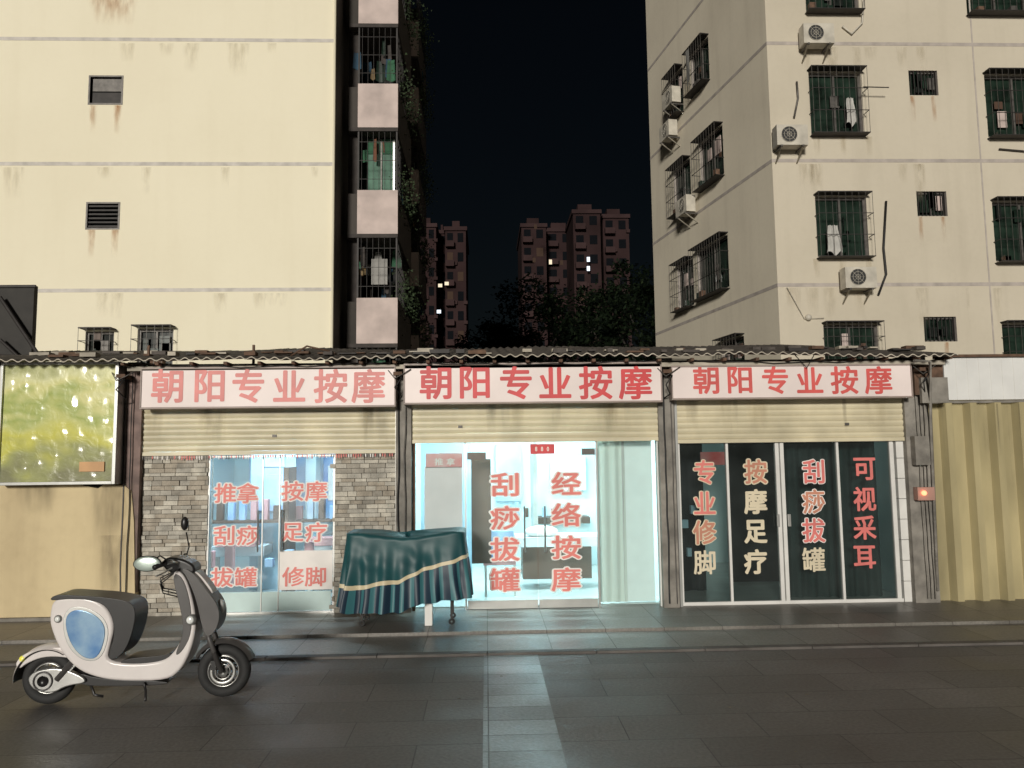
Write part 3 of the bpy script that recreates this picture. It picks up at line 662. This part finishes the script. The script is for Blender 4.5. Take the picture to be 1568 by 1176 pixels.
q = R(560, 204, 602, 286, 10.48); b.box(q[0], q[1], 10.9, 10.94, q[2], q[3], litg); b.box(q[0], q[1], 10.86, 10.9, q[3]-.4, q[3], clothg[4])
b.box((q[0]+q[1])/2-.02, (q[0]+q[1])/2+.02, 10.85, 10.9, q[2], q[3], steel); b.box(q[1]-.05, q[1], 10.85, 10.9, q[2], q[3], alu)
q = R(565, 390, 590, 430, 10.48); b.box(q[0], q[1], 10.9, 10.94, q[2], q[3], clothg[1])
b.done()

rb = empty('apartment_building.001')
cornr = hy(1183, 265, YB); frR = (Vector((cornr.x, YB, 0)), Vector((1, 0, 0)), Vector((0, -1, 0)))
sa = radians(10); dS = Vector((-sin(sa), cos(sa), 0)); nS = Vector((-cos(sa), -sin(sa), 0)); frS = (Vector((cornr.x, YB, 0)), dS, nS)
big = [rr_(frR, *q) for q in ((1240, 112, 1320, 206), (1250, 302, 1328, 393), (1262, 498, 1345, 560), (1232, -75, 1312, 19), (1510, 116, 1600, 210), (1522, 310, 1612, 400), (1536, 497, 1620, 560), (1478, -60, 1570, 22))]
vents = [rr_(frR, *q) for q in ((1392, 108, 1436, 146), (1404, 293, 1450, 331), (1415, 485, 1465, 523), (1385, -70, 1425, -30))]
b = B('walls', rb)
wall(b, frR, 0, 18, 0, 24, big+vents, .14, greyr, bandm2, greeng)
def rs(u0, v0, u1, v1): p0 = hitp(u1, (v0+v1)/2, frS[0], nS); p1 = hitp(u0, (v0+v1)/2, frS[0], nS); um = (u0+u1)/2; return (p0-frS[0]).dot(dS), (p1-frS[0]).dot(dS), hitp(um, v1, frS[0], nS).z, hitp(um, v0, frS[0], nS).z
sw = [rs(1072, 205, 1108, 280), rs(1032, 252, 1058, 325), rs(1068, 372, 1116, 450), rs(1038, 402, 1062, 472), rs(1058, 70, 1086, 135), rs(1026, 112, 1046, 180), rs(1106, 519, 1140, 560)]
Ls = (hitp(1002, 450, frS[0], nS)-frS[0]).dot(dS)
wall(b, frS, 0, Ls, 0, 24, sw, .14, greyr_s, bandm2, greeng)
e0 = frS[0]+dS*Ls
b.face([(cornr.x, YB, 24), (cornr.x+18, YB, 24), (cornr.x+18, YB+Ls, 24), (e0.x, e0.y, 24)], conc)
b.face([(e0.x, e0.y, 0), (cornr.x+18, e0.y, 0), (cornr.x+18, e0.y, 24), (e0.x, e0.y, 24)], greyr)
b.done()
b = B('fittings', rb)
for v in (67, 246, 436, -115):
    z = hy(1300, v, YB).z; b.obox(frR, 0, 18, 0, .006, z-.045, z+.045, bandm2); b.obox(frS, 0, Ls, 0, .006, z-.045, z+.045, bandm2)
    for k in range(8): u = random.uniform(1195, 1560); streak(b, u, v+5, u+random.uniform(8, 28), v+random.uniform(25, 80), YB-.008-.0004*k, faintstain)
s_ = (hy(1503, 265, YB)-frR[0]).x; b.obox(frR, s_-.02, s_+.02, 0, .0055, 0, 24, bandm2)
windowset(b, frR, big, True, 11); windowset(b, frR, vents, False, 12); windowset(b, frS, sw, True, 13)
for a, c, e_, g in vents:
    for k in range(8): s = a+(c-a)*(k+.5)/8; b.obox(frR, s-.008, s+.008, -.03, -.01, e_, g, dsteel)
for u, v in ((1190, 222), (1295, 441), (1231, 66)):
    p_ = hy(u, v, YB-.4); ac(b, frR, p_.x-cornr.x, p_.z)
for s, v, u in ((0, 330, 1062), (0, 215, 1035), (0, 165, 1040)):
    p_ = hitp(u, v, frS[0], nS); ac(b, frS, (p_-frS[0]).dot(dS)-.4, p_.z)
Yp = YB-.05
b.tube([hy(1357, 308, Yp), hy(1353, 380, Yp), hy(1357, 420, Yp), hy(1345, 452, Yp)], .028, cable, 8)
b.tube([hy(1220, 125, Yp), hy(1222, 150, Yp), hy(1216, 180, Yp)], .025, steel, 6); b.tube([hy(1323, 0, Yp), hy(1320, 35, Yp), hy(1304, 52, Yp), hy(1290, 40, Yp)], .025, acm, 6)
b.tube([hy(1322, 133, Yp-.3), hy(1361, 134, Yp-.3)], .014, steel, 6); b.tube([hy(1205, 440, Yp), hy(1232, 488, Yp), hy(1262, 487, Yp)], .008, acm, 6); b.ball(hy(1238, 486, Yp), .08, acm)
b.tube([hy(1530, 228, Yp), hy(1575, 232, Yp)], .02, steel, 6)
def laundry(x0, x1, y, z0, z1, mat):
    n = 14; vs = []
    for j in range(6):
        for i in range(n+1):
            t = i/n; r = j/5; w = lerp(1, .55, r); vs.append((lerp(x0, x1, .5+(t-.5)*w)+.02*sin(r*5), y+.03*sin(t*14+r*2), lerp(z0+.06*sin(t*9), z1, r)))
    b.mesh(vs, [(j*(n+1)+i, j*(n+1)+i+1, (j+1)*(n+1)+i+1, (j+1)*(n+1)+i) for j in range(5) for i in range(n)], mat, True)
lm = M('pale_laundry', (.5, .49, .46), .9, var=.25)
for q in ((1265, 345, 1290, 388), (1295, 150, 1312, 190)):
    x0, x1, z0, z1 = R(*q, YB-.2); laundry(x0, x1, YB-.2, z0, z1, lm)
p_ = hitp(1080, 120, frS[0], nS)+nS*.5; b.mesh([p_, p_+Vector((.05, .5, -.1)), p_+Vector((0, .4, 1.0)), p_+Vector((0, 0, .9))], [(0, 1, 2, 3)], lm)
for u, v in ((1398, 147), (1430, 147), (1410, 332), (1445, 332), (1450, 524)): streak(b, u-5, v, u+6, v+40, YB-.017, ruststain)
for u in (1250, 1290, 1330): streak(b, u-6, 396, u+8, 428, YB-.018, softstain); streak(b, u-6, 209, u+8, 240, YB-.018, softstain)
b.done()

b = B('rooftop_billboard'); dg = M('dark_panel', (.03, .027, .023), .7, var=.4)
q = R(-120, 437, 49, 600, 3); b.box(q[0], q[1], 3, 3.1, q[2], q[3], dg); b.box(q[0], q[1]+.03, 2.97, 3.0, q[3]-.04, q[3], dsteel)
b.tube([hy(0, 455, 2.9), hy(62, 548, 2.9)], .03, dsteel, 8); b.tube([hy(0, 520, 2.9), hy(30, 548, 2.9)], .025, dsteel, 8); b.done(.003)

# ------------------------------------------------------------------ distant towers and trees
YT = 105
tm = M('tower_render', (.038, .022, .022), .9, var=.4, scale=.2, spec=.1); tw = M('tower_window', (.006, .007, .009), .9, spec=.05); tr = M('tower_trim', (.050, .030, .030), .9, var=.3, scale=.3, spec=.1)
lw = M('lit_window', (.1, .08, .06), .8, emit=1.0, ecol=(1, .85, .6)); lw2 = M('lit_window_cool', (.1, .1, .1), .8, emit=1.6, ecol=(.8, .9, 1)); lw3 = M('lit_window_dim', (.03, .02, .015), .9, emit=.03, ecol=(1, .6, .4), spec=.05)
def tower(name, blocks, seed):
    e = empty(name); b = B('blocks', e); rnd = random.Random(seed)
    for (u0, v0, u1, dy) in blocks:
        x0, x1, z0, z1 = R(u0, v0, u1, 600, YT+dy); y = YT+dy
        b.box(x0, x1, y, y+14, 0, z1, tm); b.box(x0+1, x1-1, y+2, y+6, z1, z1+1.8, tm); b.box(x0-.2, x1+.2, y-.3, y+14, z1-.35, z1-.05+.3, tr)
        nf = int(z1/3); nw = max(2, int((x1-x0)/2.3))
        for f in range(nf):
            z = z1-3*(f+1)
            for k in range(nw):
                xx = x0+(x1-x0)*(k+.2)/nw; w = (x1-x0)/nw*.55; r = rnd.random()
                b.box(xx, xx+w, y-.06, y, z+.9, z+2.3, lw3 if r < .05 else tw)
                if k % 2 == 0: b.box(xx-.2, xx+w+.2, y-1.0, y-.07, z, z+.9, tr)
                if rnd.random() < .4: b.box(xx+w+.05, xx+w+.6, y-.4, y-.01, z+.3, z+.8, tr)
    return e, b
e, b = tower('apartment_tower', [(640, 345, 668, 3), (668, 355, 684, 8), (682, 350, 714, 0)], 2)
for u, v, mt in ((674, 437, lw), (684, 434, lw), (672, 477, lw2)):
    p_ = hy(u, v, YT-1.2); b.box(p_.x-.3, p_.x+.3, YT-1.2, YT-1.1, p_.z-.25, p_.z+.25, mt)
b.done()
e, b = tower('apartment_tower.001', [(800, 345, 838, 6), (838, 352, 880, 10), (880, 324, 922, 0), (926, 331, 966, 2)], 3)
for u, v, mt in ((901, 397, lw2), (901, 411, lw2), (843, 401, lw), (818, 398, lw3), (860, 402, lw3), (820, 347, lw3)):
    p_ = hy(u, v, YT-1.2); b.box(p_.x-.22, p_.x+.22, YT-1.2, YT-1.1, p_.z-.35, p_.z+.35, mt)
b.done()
lf = [M('foliage_a', (.010, .018, .008), .8, var=.4, spec=.1), M('foliage_b', (.018, .028, .012), .8, var=.4, spec=.1), M('foliage_c', (.005, .009, .005), .8, var=.4, spec=.1)]
bark = M('bark', (.03, .025, .02), .9, var=.4, scale=8)
def tree(name, x, y, h, rad, seed, nl=6500, leaf=.36):
    rnd = random.Random(seed); b = B(name); base = Vector((x, y, 0)); top = Vector((x+rnd.uniform(-.5, .5), y, h*.55))
    b.tube([base, base.lerp(top, .5)+Vector((.1, 0, 0)), top], [h*.028, h*.02, h*.014], bark, 10); cl = []
    for k in range(13):
        a = k*2.4; st_ = base.lerp(top, rnd.uniform(.6, 1)); q = rnd.uniform(.3, .9)
        en = Vector((x+rad*q*cos(a), y+rad*q*sin(a), h*rnd.uniform(.45, .92))); b.tube([st_, st_.lerp(en, .5)+Vector((0, 0, .3)), en], [h*.01, h*.007, h*.003], bark, 6); cl.append((en, rad*rnd.uniform(.28, .48)))
        for j in range(2): cl.append((en+Vector((rnd.gauss(0, rad*.25), rnd.gauss(0, rad*.25), rnd.gauss(0, h*.07))), rad*rnd.uniform(.15, .3)))
    for i in range(nl):
        c, r = rnd.choice(cl); v = Vector((rnd.gauss(0, 1), rnd.gauss(0, 1), rnd.gauss(0, .7))).normalized()*r*rnd.uniform(.4, 1.08); p_ = c+v
        a = Vector((rnd.gauss(0, 1), rnd.gauss(0, 1), rnd.gauss(0, .6))).normalized(); d = a.cross(Vector((rnd.random(), rnd.random(), 1))).normalized(); s = leaf*rnd.uniform(.5, 1.2)
        b.face([p_, p_+a*s*.5+d*s*.25, p_+a*s, p_+a*s*.5-d*s*.25], lf[0] if v.z > -.1*r and rnd.random() < .7 else (lf[1] if rnd.random() < .3 else lf[2]))
    b.done()
for i, (u, v, y, r) in enumerate(((800, 470, 42, 3.4), (865, 440, 46, 4.2), (930, 420, 44, 3.8), (985, 445, 38, 3.2), (745, 490, 50, 3.2))):
    p_ = hy(u, v, y); tree('tree' if i == 0 else 'tree.%03d' % i, p_.x, y, p_.z, r, 20+i)
p_ = hy(632, 470, 27); tree('tree.005', p_.x, 27, hy(620, 500, 27).z, 1.3, 40, 1800, .2)

# ------------------------------------------------------------------ electric scooter
pr, pf = hz(75, 1078, 0), hz(343, 1067, 0)
dr = (pf-pr); Ls_ = dr.length; dr.normalize(); perp = Vector((0, 0, 1)).cross(dr); s_ = Ls_/268
mw = Matrix.Translation(pr) @ Matrix((dr, perp, Vector((0, 0, 1)))).transposed().to_4x4()
sc = empty('electric_scooter', mw)
sp = lambda u, v, y=0: Vector(((u-75)*s_, y, (1078-v-11*(u-75)/268)*s_))
ws = M('scooter_white', (.76, .71, .69), .25, var=.08); bs = M('scooter_black', (.018, .017, .017), .35, var=.3); gs = M('scooter_grey', (.085, .08, .078), .3, var=.2); rub = M('tyre_rubber', (.025, .025, .025), .75, var=.3, bump=.2)
bl = M('scooter_blue', (.07, .20, .46), .2, .3, scale=4.5, col2=(.36, .52, .64)); chrome = M('scooter_alloy', (.6, .6, .58), .28, .8, var=.2); lens = M('scooter_lens', (.8, .82, .8), .1, var=.1); yelr = M('yellow_reflector', (.8, .75, .1), .3, emit=.2); mirg = M('mirror_face', (.6, .70, .64), .25, .5)
def smoothpts(pts, it=2):
    for _ in range(it):
        q = []
        for i in range(len(pts)):
            a, c = Vector(pts[i]), Vector(pts[(i+1) % len(pts)]); q += [a*.75+c*.25, a*.25+c*.75]
        pts = q
    return pts
def prism(name, pts, w, mat, bev=.015, yc=0, it=2, seg=3):
    b = B(name, sc); pl = [sp(*p_) for p_ in smoothpts(pts, it)]; n = len(pl)
    A = [(p_.x, yc-w, p_.z) for p_ in pl]; C = [(p_.x, yc+w, p_.z) for p_ in pl]
    b.mesh(A+C, [tuple(range(n)), tuple(range(2*n-1, n-1, -1))]+[(i, n+i, n+(i+1) % n, (i+1) % n) for i in range(n)], mat); return b.done(bev, seg)
prism('body_frame', [(82, 935), (86, 912), (112, 906), (145, 908), (168, 922), (181, 950), (174, 985), (170, 1004), (205, 1009), (245, 1006), (266, 998), (281, 975), (287, 950), (279, 915), (264, 872), (272, 862), (287, 875), (300, 915), (305, 950), (299, 985), (284, 1018), (262, 1035), (200, 1036), (160, 1032), (125, 1018), (100, 990), (84, 955)], .13, ws, .025)
prism('side_panel_trim', [(101, 942), (112, 921), (142, 923), (167, 940), (174, 965), (163, 1003), (136, 1006), (110, 982)], .1335, alu, .004)
prism('side_panel', [(105, 943), (116, 926), (142, 928), (164, 944), (169, 965), (159, 1000), (138, 1002), (116, 980)], .138, bl, .006)
prism('seat', [(80, 914), (90, 903), (130, 905), (168, 907), (204, 913), (213, 928), (209, 960), (198, 990), (182, 1003), (171, 1000), (183, 960), (172, 925), (150, 912), (110, 910)], .135, bs, .03)
prism('footboard_mat', [(188, 1008), (200, 1001), (255, 997), (268, 990), (262, 1006), (200, 1012)], .12, bs, .006)
prism('leg_shield_inner', [(264, 868), (282, 872), (296, 915), (299, 960), (285, 990), (272, 998), (286, 962), (282, 930)], .1345, gs, .01)
prism('front_fairing', [(276, 860), (296, 866), (318, 895), (336, 917), (340, 940), (332, 962), (318, 970), (310, 945), (302, 910), (288, 878)], .105, gs, .035)
prism('front_trim', [(292, 866), (302, 868), (327, 899), (322, 904), (302, 880)], .06, ws, .01)
prism('head_cowl', [(244, 852), (258, 843), (284, 849), (298, 858), (298, 870), (276, 876), (252, 866)], .09, bs, .02)
prism('underbody', [(120, 1024), (160, 1036), (262, 1038), (258, 1044), (190, 1046), (140, 1046), (118, 1040)], .08, bs, .01)
prism('rear_light_housing', [(28, 1012), (40, 998), (62, 990), (100, 986), (118, 996), (122, 1008), (100, 1002), (70, 1002), (46, 1012), (34, 1022)], .07, ws, .015)
prism('swingarm_cover', [(52, 1030), (66, 1020), (100, 1016), (135, 1030), (140, 1040), (110, 1044), (90, 1056), (64, 1052), (54, 1042)], .022, chrome, .01, yc=-.085)
b = B('wheels', sc)
for (u, v) in ((75, 1037), (343, 1025)):
    c = sp(u, v); rad = c.z
    b.torus(c, rad-.042, .041, rub, 1.0, 48, 14); b.torus(c, rad-.082, .010, gs, 3.0, 48, 8); b.torus(c+Vector((0, -.03, 0)), rad-.086, .005, chrome, 1.0, 48, 6)
    for k in range(5):
        a = k*2*pi/5+.3
        for da in (-.16, .16): b.tube([c+Vector((.03*cos(a), -.01, .03*sin(a))), c+Vector(((rad-.09)*cos(a+da), -.02, (rad-.09)*sin(a+da)))], .009, gs if u > 200 else chrome, 6)
    b.cyl(c+Vector((0, -.055, 0)), c+Vector((0, .055, 0)), .038, chrome)
c = sp(75, 1037); b.cyl(c+Vector((0, -.05, 0)), c+Vector((0, .05, 0)), .095, chrome, 32); b.cyl(c+Vector((0, -.112, 0)), c+Vector((0, .06, 0)), .04, bs, 20); b.torus(c+Vector((0, -.112, 0)), .065, .006, gs, 1, 30, 6)
c = sp(343, 1025); b.torus(c+Vector((0, -.052, 0)), .085, .014, chrome, .25, 40, 6); b.torus(c+Vector((0, -.052, 0)), .055, .004, chrome, .5, 40, 6)
b.box(c.x-.085, c.x-.045, -.075, -.03, c.z+.02, c.z+.09, bs)
b.done()
b = B('fork_and_fenders', sc)
def fender(u, v, r, a0, a1, w, mat, th=.006):
    c = sp(u, v); n = 18; vs = []
    for i in range(n+1):
        a = radians(a0+(a1-a0)*i/n)
        for k in range(7):
            t = -1+2*k/6; q = r-.022*t*t*1.3; vs.append((c.x+q*cos(a), w*t, c.z+q*sin(a)))
    b.mesh(vs, [(i*7+k, i*7+k+1, (i+1)*7+k+1, (i+1)*7+k) for i in range(n) for k in range(6)], mat, True)
    b.mesh([(c.x+(p_[0]-c.x)*.965, p_[1]*.97, c.z+(p_[2]-c.z)*.965) for p_ in vs], [(i*7+k, i*7+k+1, (i+1)*7+k+1, (i+1)*7+k) for i in range(n) for k in range(6)], bs, True)
fender(343, 1025, .245, 22, 150, .075, gs); fender(75, 1037, .25, 55, 185, .085, ws)
for y in (-.075, .075): b.tube([sp(314, 945, y*.6), sp(322, 972, y), sp(343, 1025, y)], [.018, .02, .016], gs, 10); b.tube([sp(330, 993, y), sp(343, 1025, y)], .021, gs, 10)
b.tube([sp(278, 870), sp(316, 955)], .028, gs, 10)
b.tube([sp(120, 1005, -.10), sp(95, 1035, -.10)], .022, gs, 10)
for k in range(9): q = sp(121-k*2.6, 1006+k*3, -.10); b.torus(q, .026, .005, chrome, 1, 14, 6)
b.tube([sp(225, 1040, -.09), sp(231, 1050, -.13), sp(236, 1060, -.2)], .009, bs, 6); b.tube([sp(140, 1040, -.06), sp(152, 1058, -.1), sp(165, 1060, -.1)], .01, bs, 6)
b.tube([sp(110, 1030), sp(150, 1030), sp(200, 1030)], .05, bs, 10)
b.ball(sp(39, 1006, -.06), .026, yelr, (1, .6, 1)); b.ball(sp(96, 941, -.13), .03, chrome, (1, .5, 1)); b.ball(sp(96, 941, -.142), .020, lens, (1, .5, 1))
b.ball(sp(297, 940, -.14), .042, chrome, (1, .5, 1)); b.ball(sp(297, 940, -.155), .028, lens, (1, .5, 1)); b.ball(sp(335, 925, 0), .055, lens, (.6, 1, 1))
b.done()
b = B('handlebar', sc)
for y in (-1, 1):
    b.tube([sp(272, 856, .05*y), sp(268, 850, .16*y), sp(262, 850, .24*y)], .012, chrome, 8); b.tube([sp(262, 850, .23*y), sp(254, 853, .35*y)], .018, bs, 10)
    b.tube([sp(270, 858, .2*y), sp(262, 864, .28*y), sp(258, 866, .36*y)], .006, chrome, 6)
b.tube([sp(266, 848, .2), sp(268, 835, .22), sp(261, 812, .25)], .006, bs, 6)
b.ball(sp(258, 797, .25), .055, bs, (.55, .5, 1))
b.tube([sp(266, 848, -.2), sp(256, 838, -.26), sp(243, 846, -.30)], .006, bs, 6)
b.ball(sp(240, 849, -.30), .088, bs, (1.15, .16, .66)); b.ball(sp(240, 849, -.306), .084, mirg, (1.12, .14, .63))
for k in range(3): b.tube([sp(275, 862, -.1), sp(250, 875+5*k, -.16), sp(252, 892+4*k, -.12), sp(285, 900+5*k, -.08)], .005, cable, 6)
b.done()

# ------------------------------------------------------------------ cloth covered cart
cm = bpy.data.materials.new('cart_cloth'); cm.use_nodes = True; N = cm.node_tree.nodes; L = cm.node_tree.links; p = N['Principled BSDF']; p.inputs['Roughness'].default_value = .5
uvn = N.new('ShaderNodeUVMap'); sx = N.new('ShaderNodeSeparateXYZ'); L.new(uvn.outputs[0], sx.inputs[0])
wv = N.new('ShaderNodeMath'); wv.operation = 'SINE'; mu = N.new('ShaderNodeMath'); mu.operation = 'MULTIPLY'; mu.inputs[1].default_value = 2*pi/.095; L.new(sx.outputs[0], mu.inputs[0]); L.new(mu.outputs[0], wv.inputs[0])
gt = N.new('ShaderNodeMath'); gt.operation = 'GREATER_THAN'; gt.inputs[1].default_value = .25; L.new(wv.outputs[0], gt.inputs[0])
m1 = N.new('ShaderNodeMix'); m1.data_type = 'RGBA'; m1.inputs[6].default_value = (.010, .028, .05, 1); m1.inputs[7].default_value = (.04, .15, .17, 1); L.new(gt.outputs[0], m1.inputs[0])
def cmp_(lo): g = N.new('ShaderNodeMath'); g.operation = 'GREATER_THAN'; g.inputs[1].default_value = lo; L.new(sx.outputs[1], g.inputs[0]); return g
nz = N.new('ShaderNodeTexNoise'); nz.inputs['Scale'].default_value = 5; tc = N.new('ShaderNodeTexCoord'); L.new(tc.outputs['Object'], nz.inputs['Vector'])
tp = N.new('ShaderNodeMix'); tp.data_type = 'RGBA'; tp.inputs[6].default_value = (.006, .045, .055, 1); tp.inputs[7].default_value = (.012, .085, .09, 1); L.new(nz.outputs['Fac'], tp.inputs[0])
a1 = cmp_(0.0); a2 = cmp_(.055)
m2 = N.new('ShaderNodeMix'); m2.data_type = 'RGBA'; L.new(a1.outputs[0], m2.inputs[0]); L.new(tp.outputs[2], m2.inputs[6]); m2.inputs[7].default_value = (.60, .51, .34, 1)
m3 = N.new('ShaderNodeMix'); m3.data_type = 'RGBA'; L.new(a2.outputs[0], m3.inputs[0]); L.new(m2.outputs[2], m3.inputs[6]); L.new(m1.outputs[2], m3.inputs[7]); L.new(m3.outputs[2], p.inputs['Base Color'])
cart = empty('cloth_covered_cart')
Yf = -1.0; xl, xr2 = hy(528, 850, Yf).x, hy(712, 850, Yf).x; dep = .62; wid = xr2-xl; cxm = (xl+xr2)/2; cym = Yf+dep/2
ztl, ztr = hy(540, 817, Yf).z, hy(705, 814, Yf).z
def interp(x, tab):
    if x <= tab[0][0]: return tab[0][1]
    for (a, y0), (c, y1) in zip(tab, tab[1:]):
        if x <= c: return lerp(y0, y1, (x-a)/(c-a))
    return tab[-1][1]
bot = [(u, hy(u, v, Yf).z) for u, v in ((512, 918), (545, 938), (612, 937), (645, 922), (722, 914))]; bot = [(hy(u, 920, Yf).x, z) for u, z in bot]
n = 320; rows = 24; vs = []; uvs = []; per = 2*(wid+dep)
def pos(t):
    q = t*per
    if q < wid: return -wid/2+q, -dep/2
    q -= wid
    if q < dep: return wid/2, -dep/2+q
    q -= dep
    if q < wid: return wid/2-q, dep/2
    return -wid/2, dep/2-(q-wid)
for j in range(rows+6):
    for i in range(n):
        t = i/n; px, py = pos(t); sx_ = (px/wid+.5)
        ln = ((abs(px)/(wid/2))**10+(abs(py)/(dep/2))**10)**(1/10); px, py = px/ln*1., py/ln*1.
        zt = lerp(ztl, ztr, sx_)-.055*sin(pi*sx_)**2+.012*noise.noise((px*4, py*4, 2))
        if j < 6:
            k = j/6; x, y = px*k, py*k; z = zt-.02*(1-k)-.03*noise.noise((x*3, y*3, 1))*(1-k); r = 0
        else:
            r = (j-6)/(rows-1); zb = interp(cxm+px, bot); nx, ny = px/(wid/2), py/(dep/2); z = lerp(zt-.008, zb, r)
            fold = r**1.2*(.022*sin(t*per*2*pi/.17+5*noise.noise((px*2, py*2, 0)))+.05*noise.noise((t*26, r*1.2, 4))); fl = .02+.05*r
            x = px+nx*(fl*r+fold); y = py+ny*(fl*r+fold*1.2)
            y += -.03*noise.noise((px*4+z*3, z*5, 8))*sin(pi*min(1, r*1.3)); z += .02*noise.noise((px*7, r*2, 3))
        vb_ = lerp(.70, .36, sx_); vs.append((cxm+x, cym+y, z)); uvs.append((t*per, r-vb_ if j >= 6 else -1))
fs = [(j*n+i, j*n+(i+1) % n, (j+1)*n+(i+1) % n, (j+1)*n+i) for j in range(rows+5) for i in range(n)]
me = bpy.data.meshes.new('cloth'); me.from_pydata(vs, [], fs); uvl = me.uv_layers.new(name='UVMap')
for pl in me.polygons:
    pl.use_smooth = True
    us = [uvs[me.loops[li].vertex_index][0] for li in pl.loop_indices]; wrap = max(us)-min(us) > per/2
    for li in pl.loop_indices:
        q = uvs[me.loops[li].vertex_index]; uvl.data[li].uv = (q[0]+(per if wrap and q[0] < per/2 else 0), q[1])
me.materials.append(cm); o = bpy.data.objects.new('cloth', me); scene.collection.objects.link(o); o.parent = cart
b = B('cart_frame', cart)
for x in (xl+.15, xr2-.15):
    for y in (Yf+.2, Yf+dep-.1): b.box(x-.012, x+.012, y-.012, y+.012, ZP+.06, .9, dsteel); b.torus((x, y, ZP+.035), .022, .012, rub, 1, 18, 8)
b.box(xl+.12, xr2-.12, Yf+.12, Yf+dep-.08, .84, .86, wood)
p_ = hy(655, 926, Yf+.05); b.box(p_.x-.04, p_.x+.04, Yf+.15, Yf+.25, ZP+.005, p_.z, white_pvc)
b.done(.003)

# ------------------------------------------------------------------ light
world = bpy.data.worlds.new("World"); scene.world = world; world.use_nodes = True
wn = world.node_tree; bg = wn.nodes['Background']; sk = wn.nodes.new('ShaderNodeTexSky'); sk.sky_type = 'NISHITA'; sk.sun_disc = False
az, el = radians(13), radians(12); sk.sun_elevation = el; sk.sun_rotation = pi+az
wn.links.new(sk.outputs[0], bg.inputs['Color']); bg.inputs['Strength'].default_value = .0011
sl = bpy.data.lights.new('sun', 'SUN'); sl.energy = 2.8; sl.angle = radians(8); sl.color = (1, .95, .86)
so = bpy.data.objects.new('sun', sl); scene.collection.objects.link(so)
so.rotation_euler = Vector((sin(az)*cos(el), cos(az)*cos(el), -sin(el))).to_track_quat('-Z', 'Y').to_euler()
scene.view_settings.view_transform = 'Standard'; scene.view_settings.look = 'None'; scene.view_settings.exposure = 0
